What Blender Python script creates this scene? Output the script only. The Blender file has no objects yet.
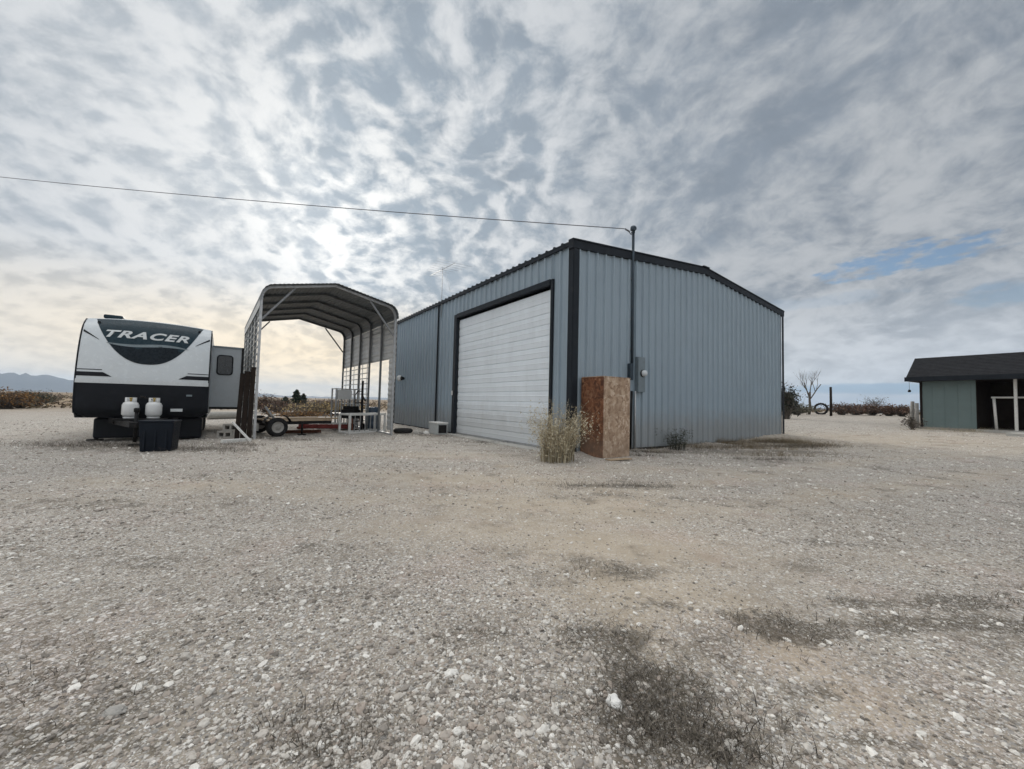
import bpy, bmesh, math, random
import numpy as np
from mathutils import Vector, Matrix, noise as mnoise

random.seed(7)
RNG = np.random.default_rng(11)
R = math.radians
scene = bpy.context.scene
C = scene.collection

# ------------------------------------------------------------------ camera
W, H = 1024, 769
F, PITCH, ROLL, CAMH = 396.96, 0.0455, 0.0236, 1.2
cp_, sp_ = math.cos(PITCH), math.sin(PITCH)
cr_, sr_ = math.cos(ROLL), math.sin(ROLL)
FWD = Vector((0, cp_, sp_))
RIGHT = Vector((1, 0, 0)) * cr_ + Vector((0, -sp_, cp_)) * sr_
UP = Vector((1, 0, 0)) * -sr_ + Vector((0, -sp_, cp_)) * cr_
EYE = Vector((0, 0, CAMH))
cam = bpy.data.cameras.new('camera')
cam_o = bpy.data.objects.new('camera', cam)
C.objects.link(cam_o)
cam.sensor_width = 36
cam.lens = 36 * F / W
cam.clip_end = 30000
cam.clip_start = 0.05
cam_o.matrix_world = Matrix(((RIGHT.x, UP.x, -FWD.x, EYE.x), (RIGHT.y, UP.y, -FWD.y, EYE.y),
                             (RIGHT.z, UP.z, -FWD.z, EYE.z), (0, 0, 0, 1)))
scene.camera = cam_o


def ray(px, py):
    return (RIGHT * (px - W / 2) - UP * (py - H / 2) + FWD * F).normalized()


def smooth(a, b, x):
    t = np.clip((x - a) / (b - a), 0, 1)
    return t * t * (3 - 2 * t)


def ground(x, y):
    """Height of the land: level round the shop, rising gently towards the house on the right."""
    x = np.asarray(x, float); y = np.asarray(y, float)
    r = np.hypot(x, y)
    az = np.degrees(np.arctan2(x, y))
    k = smooth(16, 36, az) * (1 - smooth(95, 140, az))
    z = 0.9 * (1 - np.exp(-np.maximum(r - 15, 0) / 20)) * k
    dx_, dy_ = x - 1.4243, y - 9.4073
    u = dx_ * .82325 + dy_ * .56769; v = -dx_ * .56769 + dy_ * .82325
    wob = .5 + .5 * np.sin(u * 2.3 + .6) * np.sin(u * .9 + v * 1.7 + 2.0)
    z = z + (.025 + .07 * wob) * np.exp(-(v / .28) ** 2) * smooth(-.5, .2, u) * (1 - smooth(11.2, 12.2, u)) * (v < 1)
    z = z + (.02 + .05 * wob) * np.exp(-(u / .25) ** 2) * smooth(6.3, 6.9, v) * (1 - smooth(12.6, 13.3, v)) * (u < 1)
    z = z + 0.03 * np.sin(x * .9 + 1.3) * np.sin(y * .7 + .4) * smooth(2, 5, r) * .6
    return z


def gz(x, y):
    return float(ground(x, y))


def at(px, py):
    """Where a line of sight meets the ground: used to lay the plan out."""
    d = ray(px, py)
    t = 0.5
    while t < 400:
        p = EYE + d * t
        if p.z <= gz(p.x, p.y):
            break
        t *= 1.004
    return EYE + d * t


def at_depth(px, py, depth):
    d = ray(px, py)
    return EYE + d * (depth / d.y)


# ------------------------------------------------------------------ mesh helpers
class MB:
    """Collects boxes, tubes, prisms and sheets; build() links them as ONE mesh object."""

    def __init__(self):
        self.v, self.f, self.s = [], [], []

    def add(self, vs, fs, smooth_=False):
        o = len(self.v)
        self.v += [tuple(p) for p in vs]
        self.f += [tuple(i + o for i in f) for f in fs]
        self.s += [smooth_] * len(fs)
        return self

    def box(self, c, s, rot=None):
        hx, hy, hz = s[0] / 2, s[1] / 2, s[2] / 2
        pts = [Vector((x, y, z)) for x in (-hx, hx) for y in (-hy, hy) for z in (-hz, hz)]
        if rot is not None:
            pts = [rot @ p for p in pts]
        c = Vector(c)
        return self.add([c + p for p in pts],
                        [(0, 1, 3, 2), (4, 6, 7, 5), (0, 4, 5, 1), (2, 3, 7, 6), (0, 2, 6, 4), (1, 5, 7, 3)])

    def beam(self, a, b, w, h, up=(0, 0, 1)):
        a, b = Vector(a), Vector(b)
        d = (b - a); L = d.length; d.normalize()
        up = Vector(up)
        if abs(d.dot(up)) > .98:
            up = Vector((1, 0, 0))
        x = d.cross(up).normalized(); z = x.cross(d)
        rot = Matrix((x, d, z)).transposed()
        return self.box((a + b) / 2, (w, L, h), rot)

    def tube(self, pts, r, n=10, cap=True):
        pts = [Vector(p) for p in pts]
        rs = r if isinstance(r, (list, tuple)) else [r] * len(pts)
        vs, fs = [], []
        prev = None
        for i, p in enumerate(pts):
            d = (pts[min(i + 1, len(pts) - 1)] - pts[max(i - 1, 0)]).normalized()
            if prev is None:
                a = d.cross(Vector((0, 0, 1)))
                if a.length < .05:
                    a = d.cross(Vector((1, 0, 0)))
            else:
                a = prev - d * prev.dot(d)
            a.normalize(); prev = a
            b = d.cross(a)
            for k in range(n):
                t = 2 * math.pi * k / n
                vs.append(p + (a * math.cos(t) + b * math.sin(t)) * rs[i])
        for i in range(len(pts) - 1):
            for k in range(n):
                k2 = (k + 1) % n
                fs.append((i * n + k, i * n + k2, (i + 1) * n + k2, (i + 1) * n + k))
        self.add(vs, fs, True)
        if cap:
            o = len(pts) - 1
            self.add(vs[:n], [tuple(range(n))[::-1]])
            self.add(vs[o * n:], [tuple(range(n))])
        return self

    def lathe(self, prof, n=24, c=(0, 0, 0), axis='z', cap=True):
        vs, fs = [], []
        for (r, z) in prof:
            for k in range(n):
                t = 2 * math.pi * k / n
                p = (r * math.cos(t), r * math.sin(t), z)
                if axis == 'x': p = (p[2], p[0], p[1])
                if axis == 'y': p = (p[1], p[2], p[0])
                vs.append((p[0] + c[0], p[1] + c[1], p[2] + c[2]))
        for i in range(len(prof) - 1):
            for k in range(n):
                k2 = (k + 1) % n
                fs.append((i * n + k, i * n + k2, (i + 1) * n + k2, (i + 1) * n + k))
        fs2 = [tuple(range(n))[::-1], tuple(range((len(prof) - 1) * n, len(prof) * n))]
        self.add(vs, fs, True)
        if cap:
            self.add(vs, fs2)
        return self

    def grid(self, rows, smooth_=True, flip=False):
        m = len(rows[0]); vs = [p for r in rows for p in r]
        fs = []
        for i in range(len(rows) - 1):
            for k in range(m - 1):
                q = (i * m + k, i * m + k + 1, (i + 1) * m + k + 1, (i + 1) * m + k)
                fs.append(q[::-1] if flip else q)
        return self.add(vs, fs, smooth_)

    def prism(self, poly, vec):
        """closed polygon (list of 3-D points) swept along vec"""
        n = len(poly); vec = Vector(vec)
        a = [Vector(p) for p in poly]
        vs = a + [p + vec for p in a]
        fs = [tuple(range(n))[::-1], tuple(range(n, 2 * n))]
        fs += [(i, (i + 1) % n, n + (i + 1) % n, n + i) for i in range(n)]
        return self.add(vs, fs)

    def build(self, name, mat, parent=None, bevel=0, fix=True):
        me = bpy.data.meshes.new(name)
        me.from_pydata(self.v, [], self.f)
        me.polygons.foreach_set('use_smooth', self.s)
        me.materials.append(mat)
        if fix:
            bm = bmesh.new(); bm.from_mesh(me)
            bmesh.ops.remove_doubles(bm, verts=bm.verts, dist=1e-5)
            bmesh.ops.recalc_face_normals(bm, faces=bm.faces)
            bm.to_mesh(me); bm.free()
        me.update()
        o = bpy.data.objects.new(name, me); C.objects.link(o)
        if parent is not None:
            o.parent = parent
        if bevel:
            m = o.modifiers.new('bevel', 'BEVEL'); m.width = bevel; m.segments = 2; m.limit_method = 'ANGLE'
            m.harden_normals = False
        return o


def tag(o, label=None, cat=None, group=None, kind=None):
    if label: o['label'] = label
    if cat: o['category'] = cat
    if group: o['group'] = group
    if kind: o['kind'] = kind
    return o


def thing(name, label, cat, loc=(0, 0, 0), rz=0, group=None):
    o = bpy.data.objects.new(name, None); C.objects.link(o)
    o.empty_display_size = .2
    o.location = loc; o.rotation_euler = (0, 0, rz)
    return tag(o, label, cat, group)


def place(o, loc, rz=0):
    o.location = loc; o.rotation_euler = (0, 0, rz)
    return o


# ------------------------------------------------------------------ material helpers
class NT:
    def __init__(self, tree):
        self.t = tree; tree.nodes.clear()

    def n(self, typ, ins=None, **props):
        nd = self.t.nodes.new(typ)
        for k, v in props.items():
            setattr(nd, k, v)
        for k, v in (ins or {}).items():
            self.set(nd, k, v)
        return nd

    def set(self, nd, k, v):
        s = nd.inputs[k]
        if isinstance(v, bpy.types.NodeSocket):
            self.t.links.new(v, s)
        elif isinstance(v, bpy.types.Node):
            self.t.links.new(v.outputs[0], s)
        else:
            if hasattr(s.default_value, '__len__') and isinstance(v, (tuple, list)) and len(v) == 3 and len(s.default_value) == 4:
                v = tuple(v) + (1,)
            s.default_value = v

    def m(self, op, a, b=0.0, c=0.0, clamp=False):
        nd = self.n('ShaderNodeMath', operation=op, use_clamp=clamp)
        self.set(nd, 0, a); self.set(nd, 1, b)
        if op in ('MULTIPLY_ADD', 'SMOOTH_MIN', 'SMOOTH_MAX', 'COMPARE', 'WRAP'):
            self.set(nd, 2, c)
        return nd.outputs[0]

    def vm(self, op, a, b=(0, 0, 0)):
        nd = self.n('ShaderNodeVectorMath', operation=op)
        self.set(nd, 0, a)
        if op == 'SCALE':
            self.set(nd, 'Scale', b)
        elif op not in ('NORMALIZE', 'LENGTH'):
            self.set(nd, 1, b)
        return nd.outputs['Value'] if op in ('DOT_PRODUCT', 'LENGTH') else nd.outputs[0]

    def ss(self, a, b, x, lo=0.0, hi=1.0):
        nd = self.n('ShaderNodeMapRange', interpolation_type='SMOOTHSTEP')
        self.set(nd, 'Value', x); self.set(nd, 'From Min', a); self.set(nd, 'From Max', b)
        self.set(nd, 'To Min', lo); self.set(nd, 'To Max', hi)
        return nd.outputs[0]

    def mix(self, f, a, b, blend='MIX'):
        nd = self.n('ShaderNodeMix', data_type='RGBA', blend_type=blend)
        self.set(nd, 0, f); self.set(nd, 6, a); self.set(nd, 7, b)
        return nd.outputs[2]

    def noise(self, vec, scale, detail=4, rough=.5, dist=0.0, out=0):
        nd = self.n('ShaderNodeTexNoise')
        if vec is not None: self.set(nd, 'Vector', vec)
        self.set(nd, 'Scale', scale); self.set(nd, 'Detail', detail)
        self.set(nd, 'Roughness', rough); self.set(nd, 'Distortion', dist)
        return nd.outputs[out]

    def vor(self, vec, scale, feature='F1', rnd=1.0, out='Distance'):
        nd = self.n('ShaderNodeTexVoronoi', feature=feature)
        self.set(nd, 'Vector', vec); self.set(nd, 'Scale', scale); self.set(nd, 'Randomness', rnd)
        return nd.outputs[out]

    def ramp(self, fac, stops, interp='LINEAR'):
        nd = self.n('ShaderNodeValToRGB'); self.set(nd, 0, fac)
        cr = nd.color_ramp; cr.interpolation = interp
        while len(cr.elements) < len(stops):
            cr.elements.new(.5)
        for e, (p, c) in zip(cr.elements, stops):
            e.position = p
            e.color = (tuple(c) + (1,)) if hasattr(c, '__len__') else (c, c, c, 1)
        return nd.outputs[0]

    def sep(self, v):
        return self.n('ShaderNodeSeparateXYZ', {0: v}).outputs

    def comb(self, x, y, z=0.0):
        return self.n('ShaderNodeCombineXYZ', {0: x, 1: y, 2: z}).outputs[0]


def new_mat(name):
    m = bpy.data.materials.new(name); m.use_nodes = True
    k = NT(m.node_tree)
    out = k.n('ShaderNodeOutputMaterial')
    b = k.n('ShaderNodeBsdfPrincipled')
    k.t.links.new(b.outputs[0], out.inputs['Surface'])
    return m, k, b


def bump(k, b, h, strength=.4, dist=.01, normal=None):
    nd = k.n('ShaderNodeBump', {'Height': h, 'Strength': strength, 'Distance': dist})
    k.set(b, 'Normal', nd)


def simple(name, col, rough=.6, metal=0.0, var=.25, scale=4.0, dirt=.0, dirt_col=(.16, .13, .10), bumpk=.0, bscale=60, spec=.5):
    """base colour broken up by two noises, with optional settled dust"""
    m, k, b = new_mat(name)
    co = k.n('ShaderNodeTexCoord').outputs['Object']
    n1 = k.noise(co, scale, 6, .6)
    n2 = k.noise(co, scale * 9, 4, .6)
    f = k.m('ADD', k.m('MULTIPLY', n1, .65), k.m('MULTIPLY', n2, .35))
    lo = tuple(c * (1 - var) for c in col); hi = tuple(min(1, c * (1 + var)) for c in col)
    c = k.ramp(f, [(.3, lo), (.7, hi)])
    if dirt:
        d = k.ss(.5, .72, k.noise(co, scale * 2.3, 8, .7))
        c = k.mix(k.m('MULTIPLY', d, dirt), c, dirt_col)
    k.set(b, 'Base Color', c)
    k.set(b, 'Roughness', k.ss(.3, .7, n2, max(0, rough - .12), min(1, rough + .12)))
    k.set(b, 'Metallic', metal)
    k.set(b, 'Specular IOR Level', spec)
    if bumpk:
        bump(k, b, k.noise(co, bscale, 5, .6), bumpk, .01)
    return m


def panel_paint(name, col, rough=.42, dusty=.55):
    """coil-coated steel: faint streaks down the sheet, dust thrown up from the ground"""
    m, k, b = new_mat(name)
    co = k.n('ShaderNodeTexCoord').outputs['Object']
    s = k.sep(co)
    streak = k.noise(k.vm('MULTIPLY', co, (2.0, 2.0, .5)), 2.2, 7, .65)
    blot = k.noise(co, .7, 5, .6)
    f = k.m('ADD', k.m('MULTIPLY', streak, .55), k.m('MULTIPLY', blot, .45))
    c = k.ramp(f, [(.3, tuple(x * .90 for x in col)), (.5, col), (.7, tuple(min(1, x * 1.08) for x in col))])
    splash = k.m('MULTIPLY', k.ss(.85, .0, k.m('ADD', s[2], k.m('MULTIPLY', k.noise(co, 3.0, 6, .65), -.9))), dusty)
    c = k.mix(splash, c, (.25, .215, .17))
    k.set(b, 'Base Color', c)
    k.set(b, 'Roughness', k.ss(.3, .7, streak, rough - .07, rough + .14))
    # oil-canning: sheets are never truly flat
    bump(k, b, k.noise(k.vm('MULTIPLY', co, (1.0, 1.0, .5)), 1.3, 3, .5), .18, .06)
    return m


def attr_mat(name, stops, rough=.85, attr='rnd', trans=0.0):
    m, k, b = new_mat(name)
    a = k.n('ShaderNodeAttribute', attribute_name=attr).outputs['Fac']
    k.set(b, 'Base Color', k.ramp(a, stops))
    k.set(b, 'Roughness', rough)
    k.set(b, 'Specular IOR Level', .25)
    return m


M = {}
M['wall'] = panel_paint('blue_grey_sheet', (.275, .342, .398), .40, .42)
M['trim'] = simple('charcoal_trim', (.017, .021, .027), .5, var=.3, scale=2, dirt=.2, dirt_col=(.055, .052, .048), spec=.14)
M['door'] = panel_paint('white_door_sheet', (.745, .80, .845), .42, .35)
M['roofm'] = simple('roof_sheet', (.022, .028, .033), .5, .0, .2, spec=.14)
M['galv'] = simple('galvanised_tube', (.42, .43, .44), .42, .65, .25, 8, .3)
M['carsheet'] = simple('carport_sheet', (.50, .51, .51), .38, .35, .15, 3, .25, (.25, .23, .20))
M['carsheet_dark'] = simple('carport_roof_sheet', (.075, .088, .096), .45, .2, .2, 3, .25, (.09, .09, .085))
M['brace'] = simple('brace_steel', (.24, .25, .26), .5, .5, .2, 8, .3)
M['carframe'] = simple('carport_frame_steel', (.14, .15, .155), .5, .55, .3, 8, .3, (.12, .09, .07))
M['white_gel'] = simple('white_fibreglass', (.58, .62, .645), .2, 0, .03, 1, .12, (.42, .40, .36))
M['rv_black'] = simple('black_trailer_front', (.012, .014, .018), .45, 0, .3, 3, .15, (.035, .033, .03), spec=.14)
M['rv_navy'] = simple('dark_graphic_vinyl', (.018, .036, .048), .3, 0, .25, 1.4, spec=.14)
M['rv_navy_low'] = simple('black_graphic_vinyl', (.010, .016, .022), .3, 0, .3, 2, spec=.14)
M['silver_vinyl'] = simple('silver_vinyl', (.55, .58, .59), .35, .0, .1, 4)
M['mid_vinyl'] = simple('grey_vinyl', (.16, .20, .22), .35, .0, .1, 4)
M['slide'] = simple('grey_slide_panel', (.45, .49, .52), .4, 0, .08, 2, .2, (.26, .24, .2))
M['glass_dark'] = simple('dark_window_glass', (.010, .013, .016), .08, 0, .2)
M['black_steel'] = simple('black_steel', (.018, .018, .019), .55, .3, .4, 6, .35, (.09, .07, .055), spec=.14)
M['tank_white'] = simple('white_tank_paint', (.62, .63, .63), .38, 0, .06, 5, .3, (.46, .42, .36))
M['brass'] = simple('brass', (.45, .33, .12), .4, .9)
M['navy_plastic'] = simple('navy_plastic', (.007, .0105, .017), .48, 0, .3, 4, .3, (.028, .027, .026), spec=.14)
M['rubber'] = simple('tyre_rubber', (.02, .02, .021), .85, 0, .35, 10, .5, (.11, .095, .08), spec=.14)
M['rim'] = simple('dusty_rim', (.30, .29, .27), .55, .2, .25, 8, .6, (.14, .11, .085))
M['rust'] = simple('rusty_steel', (.13, .045, .022), .85, .1, .5, 9, .4, (.06, .03, .02), .3)
M['red_paint'] = simple('faded_red_paint', (.20, .030, .024), .6, 0, .35, 7, .45, (.10, .05, .035))
M['lumber'] = simple('weathered_lumber', (.36, .27, .18), .8, 0, .3, 6, .4, (.2, .17, .14), .3)
M['old_board'] = simple('dark_old_boards', (.022, .016, .013), .85, 0, .45, 7, .4, (.045, .037, .03), .3, spec=.14)
M['block'] = simple('concrete_block', (.38, .365, .335), .95, 0, .2, 14, .3, (.22, .2, .17), .5, 90)
M['concrete'] = simple('concrete_slab', (.44, .43, .40), .9, 0, .15, 2, .3, (.3, .27, .23), .3, 40)
M['white_steel'] = simple('chalky_white_paint', (.66, .66, .64), .55, 0, .1, 7, .4, (.36, .31, .25))
M['grey_plastic'] = simple('grey_plastic', (.40, .42, .42), .5, 0, .1, 5, .4, (.22, .2, .17))
M['meter_grey'] = simple('meter_enamel', (.17, .21, .235), .4, .2, .15, 6, .2)
M['meter_dark'] = simple('dark_conduit', (.045, .062, .078), .45, .4, .25, 6, .25, spec=.14)
M['glass_clear'] = simple('meter_glass', (.55, .58, .6), .12, 0, .05)
M['lens'] = simple('lamp_lens', (.8, .81, .8), .2, 0, .04)
M['wire'] = simple('black_wire', (.10, .105, .115), .6, 0, .2)
M['alu'] = simple('dull_aluminium', (.55, .57, .58), .4, .8, .1)
M['house_green'] = simple('sage_siding', (.145, .195, .193), .75, 0, .12, 1.5, .25, (.16, .165, .15), .15, 25)
M['shingle'] = simple('dark_shingle', (.022, .023, .026), .9, 0, .4, 5, .3, (.05, .048, .045), .6, 30, spec=.14)
M['porch_dark'] = simple('dark_wood_and_shade', (.020, .015, .013), .85, 0, .35, 3, .2, (.05, .04, .03), spec=.14)  # near-black: dark wood, and the shade in the porch and shed opening
M['house_white'] = simple('porch_white_paint', (.62, .61, .58), .6, 0, .1, 5, .4, (.35, .31, .27))
M['skirt'] = simple('foundation_grey', (.30, .28, .25), .9, 0, .2, 3)
M['blue_drum'] = simple('faded_blue_plastic', (.04, .065, .10), .5, 0, .2, 4, .35, (.15, .14, .12))
M['yellow_dull'] = simple('dull_yellow_paint', (.32, .25, .06), .6, 0, .3, 6, .4)
M['grey_wood'] = simple('weathered_grey_wood', (.25, .24, .225), .9, 0, .35, 12, .3, (.12, .11, .10), .4, 40)
M['bark'] = simple('grey_bark', (.085, .072, .060), .95, 0, .4, 14, 0, bumpk=.6, bscale=40)


def osb(name, cols, dark):
    m, k, b = new_mat(name)
    co = k.n('ShaderNodeTexCoord').outputs['Object']
    w = k.noise(co, 6, 3, .5, out=1)
    v = k.vm('ADD', k.vm('MULTIPLY', co, (1, 1, .55)), k.vm('SCALE', w, .16))
    c1 = k.n('ShaderNodeTexVoronoi', {'Vector': v, 'Scale': 17.0})
    c2 = k.n('ShaderNodeTexVoronoi', {'Vector': k.vm('MULTIPLY', v, (.6, .6, 1.7)), 'Scale': 24.0})
    s1 = k.sep(c1.outputs['Color'])[0]; s2 = k.sep(c2.outputs['Color'])[1]
    f = k.m('ADD', k.m('MULTIPLY', s1, .55), k.m('MULTIPLY', s2, .45))
    c = k.ramp(f, [(.1, cols[0]), (.45, cols[1]), (.7, cols[2]), (.95, cols[3])])
    stain = k.ss(.45, .68, k.noise(co, 2.4, 7, .65))
    c = k.mix(k.m('MULTIPLY', stain, .7), c, dark)
    low = k.ss(.55, .0, k.m('ADD', k.sep(co)[2], k.m('MULTIPLY', k.noise(co, 4, 5, .6), -.35)))
    c = k.mix(k.m('MULTIPLY', low, .35), c, (.30, .22, .16))
    k.set(b, 'Base Color', c); k.set(b, 'Roughness', .85)
    bump(k, b, f, .35, .004)
    return m


M['osb_tan'] = osb('flake_board_tan', [(.24, .155, .10), (.39, .275, .19), (.49, .37, .27), (.60, .49, .385)], (.27, .18, .12))
M['osb_rust'] = osb('flake_board_rust', [(.07, .027, .013), (.15, .057, .025), (.21, .085, .038), (.29, .15, .08)], (.06, .025, .014))

# ------------------------------------------------------------------ sky
SUN_AZ, SUN_EL = -25.0, 21.5
SUN = Vector((math.sin(R(SUN_AZ)) * math.cos(R(SUN_EL)), math.cos(R(SUN_AZ)) * math.cos(R(SUN_EL)), math.sin(R(SUN_EL))))
world = bpy.data.worlds.new('World'); scene.world = world; world.use_nodes = True
k = NT(world.node_tree)
outw = k.n('ShaderNodeOutputWorld')
d = k.vm('NORMALIZE', k.n('ShaderNodeTexCoord').outputs['Generated'])
dx, dy, dz = k.sep(d)
zz = k.m('MAXIMUM', dz, 0.0)
inv = k.m('DIVIDE', 1.0, k.m('ADD', zz, .42))
qx = k.m('MULTIPLY', dx, inv); qy = k.m('MULTIPLY', dy, inv)
q = k.comb(qx, qy, 0.0)
warp = k.vm('SCALE', k.vm('SUBTRACT', k.noise(q, 3.0, 4, .5, out=1), (.5, .5, .5)), .20)
qw = k.vm('ADD', q, warp)
cells = k.noise(qw, 16.5, 8, .60)
puffs = k.m('SUBTRACT', 1.0, k.vor(k.vm('ADD', qw, k.vm('SCALE', k.noise(q, 20.0, 4, .6, out=1), .065)), 18.5, 'SMOOTH_F1'))
big = k.noise(k.vm('ADD', q, (3.1, 7.7, 0)), 3.2, 4, .5)
# streaked sheet towards the right: stretched along the drift of the cloud
ca, sa = math.cos(R(74)), math.sin(R(74))
along = k.m('ADD', k.m('MULTIPLY', qx, -ca), k.m('MULTIPLY', qy, sa))
across = k.m('ADD', k.m('MULTIPLY', qx, sa), k.m('MULTIPLY', qy, ca))
st = k.comb(k.m('MULTIPLY', along, 1.9), k.m('MULTIPLY', across, 3.4), 3.0)
streak = k.noise(k.vm('ADD', st, k.vm('SCALE', warp, 2.2)), 1.7, 8, .55)
tc = k.m('ADD', k.m('MULTIPLY', cells, .50), k.m('ADD', k.m('MULTIPLY', puffs, .34), k.m('MULTIPLY', big, .20)))
tr = k.m('ADD', k.m('MULTIPLY', streak, .50), k.m('ADD', k.m('MULTIPLY', big, .16), k.m('MULTIPLY', cells, .35)))
side = k.ss(-.05, .50, dx)
tk = k.m('ADD', k.m('MULTIPLY', tc, k.m('SUBTRACT', 1.0, side)), k.m('MULTIPLY', tr, side))
# a thinner veil out to the upper left, a denser deck to the upper right
veil = k.ss(-.25, -.62, dx)
tk = k.m('ADD', tk, k.m('ADD', k.m('MULTIPLY', veil, -.045), k.m('MULTIPLY', k.ss(.05, .5, dx), k.m('MULTIPLY', k.ss(.28, .55, dz), .055))))
thick = k.m('MULTIPLY', k.ss(.405, .64, tk), k.m('SUBTRACT', 1.0, k.m('MULTIPLY', veil, .35)))
mu = k.m('MAXIMUM', k.vm('DOT_PRODUCT', d, tuple(SUN)), 0.0)
g_wide = k.m('POWER', mu, 4.0)
g_mid = k.m('POWER', mu, 12.0)
g_core = k.m('POWER', mu, 60.0)
bright = k.m('ADD', k.m('ADD', .435, k.m('MULTIPLY', g_wide, .14)), k.m('ADD', k.m('MULTIPLY', g_mid, .16), k.m('MULTIPLY', g_core, .17)))
dark = k.m('ADD', k.m('ADD', .205, k.m('MULTIPLY', g_wide, .145)), k.m('MULTIPLY', g_core, .05))
c_b = k.mix(g_mid, (.945, .985, 1.03), (1.0, .995, .97))
c_d = k.mix(g_wide, (.82, .96, 1.14), (.83, .97, 1.11))
dark = k.m('MULTIPLY', dark, k.m('ADD', .80, k.m('MULTIPLY', k.noise(qw, 9.0, 7, .62), .40)))
bright = k.m('MULTIPLY', bright, k.m('SUBTRACT', 1.0, k.m('MULTIPLY', side, .10)))
colb = k.vm('SCALE', c_b, bright); cold = k.vm('SCALE', c_d, dark)
cloud = k.mix(thick, colb, cold)
# low sky: pale band, warm under the sun
hor = k.ss(.27, .03, dz)
lowcol = k.mix(k.m('POWER', mu, 5.0), (.60, .64, .685), (1.22, .915, .48))
lowmod = k.m('ADD', .80, k.m('MULTIPLY', k.m('SUBTRACT', 1.0, thick), .28))
cloud = k.mix(k.m('MULTIPLY', hor, .86), cloud, k.vm('SCALE', lowcol, lowmod))
# brightness added overhead and behind the viewer, unseen, to light yard and walls
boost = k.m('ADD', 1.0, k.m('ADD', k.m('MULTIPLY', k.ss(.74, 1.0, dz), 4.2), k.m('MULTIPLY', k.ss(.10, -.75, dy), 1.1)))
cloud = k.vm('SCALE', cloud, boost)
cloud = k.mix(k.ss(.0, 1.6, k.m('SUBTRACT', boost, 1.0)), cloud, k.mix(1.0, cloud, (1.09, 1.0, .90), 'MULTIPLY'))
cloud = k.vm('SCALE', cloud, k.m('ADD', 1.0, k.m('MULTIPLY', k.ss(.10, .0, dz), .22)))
sky = k.n('ShaderNodeTexSky', sky_type='NISHITA', sun_disc=False, sun_elevation=R(SUN_EL), sun_rotation=R(SUN_AZ),
          air_density=1.0, dust_density=.6, ozone_density=2.0)
bg_s = k.n('ShaderNodeBackground', {'Color': sky, 'Strength': .085})
az = k.m('ARCTAN2', dx, dy); el = k.m('ARCSINE', dz)


def gap(a0, sa_, e0, se_, nscale, namp, tilt=0.0):
    nx = k.m('SUBTRACT', k.noise(k.comb(k.m('MULTIPLY', az, 2.2), k.m('MULTIPLY', el, 6.0), a0), nscale, 6, .6), .5)
    da = k.m('SUBTRACT', az, R(a0))
    u = k.m('DIVIDE', da, R(sa_))
    v = k.m('DIVIDE', k.m('ADD', k.m('SUBTRACT', el, R(e0)), k.m('MULTIPLY', da, -tilt)), R(se_))
    e = k.m('ADD', k.m('ADD', k.m('MULTIPLY', u, u), k.m('MULTIPLY', v, v)), k.m('MULTIPLY', nx, namp))
    return k.ss(1.15, .25, e)


cloud = k.mix(k.m('MULTIPLY', gap(42.0, 9.0, 2.4, .7, 5.0, 1.6), .75), cloud, (.25, .42, .58))
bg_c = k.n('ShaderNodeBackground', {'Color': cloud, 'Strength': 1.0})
gaps = k.m('MULTIPLY', gap(44.8, 6.6, 15.4, 1.5, 9.0, 5.0, .04), .97)
gaps = k.m('MAXIMUM', gaps, k.m('MULTIPLY', gap(52.5, 5.0, 10.8, 1.2, 8.0, 4.0), .55))
gaps = k.m('MAXIMUM', gaps, k.m('MULTIPLY', gap(38.0, 7.0, 12.3, .8, 8.0, 4.0), .22))
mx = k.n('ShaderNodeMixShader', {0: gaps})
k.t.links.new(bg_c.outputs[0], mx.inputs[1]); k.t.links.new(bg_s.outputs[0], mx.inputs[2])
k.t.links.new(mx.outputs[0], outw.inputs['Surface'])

sun = bpy.data.lights.new('sun', 'SUN'); sun.energy = 1.4; sun.angle = R(18); sun.color = (1, .94, .85)
sun_o = bpy.data.objects.new('sun', sun); C.objects.link(sun_o)
sun_o.rotation_euler = SUN.to_track_quat('Z', 'Y').to_euler()
sun_o.location = (0, 0, 30)

scene.view_settings.view_transform = 'Standard'
scene.view_settings.look = 'None'
scene.view_settings.exposure = 0.38
scene.view_settings.gamma = 1
scene.view_settings.use_curve_mapping = False
scene.render.engine = 'CYCLES'
scene.cycles.max_bounces = 6
scene.cycles.volume_bounces = 0
scene.cycles.use_denoising = True

# ------------------------------------------------------------------ plan
A = Vector((1.4243, 9.4073, 0)); YAW = .6037
BW, BL, BH, BR = 11.37, 12.8, 5.10, 5.64      # gable width, length, eave, ridge
U = Vector((math.cos(YAW), math.sin(YAW), 0)); V = Vector((-math.sin(YAW), math.cos(YAW), 0))
CP = Vector((-7.134, 11.113, 0)); CYAW = .645; CW, CL = 3.90, 6.73
TP = Vector((-9.224, 10.005, 0)); TYAW = .633


def local(p, o, yaw):
    x, y = p[0] - o[0], p[1] - o[1]
    c, s = math.cos(yaw), math.sin(yaw)
    return x * c + y * s, -x * s + y * c


def on_gable(px, py):
    dd = ray(px, py); t = (A - EYE).dot(V) / dd.dot(V)
    p = EYE + dd * t
    return (p - A).dot(U), p.z


def on_long(px, py):
    dd = ray(px, py); t = (A - EYE).dot(U) / dd.dot(U)
    p = EYE + dd * t
    return (p - A).dot(V), p.z


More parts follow.
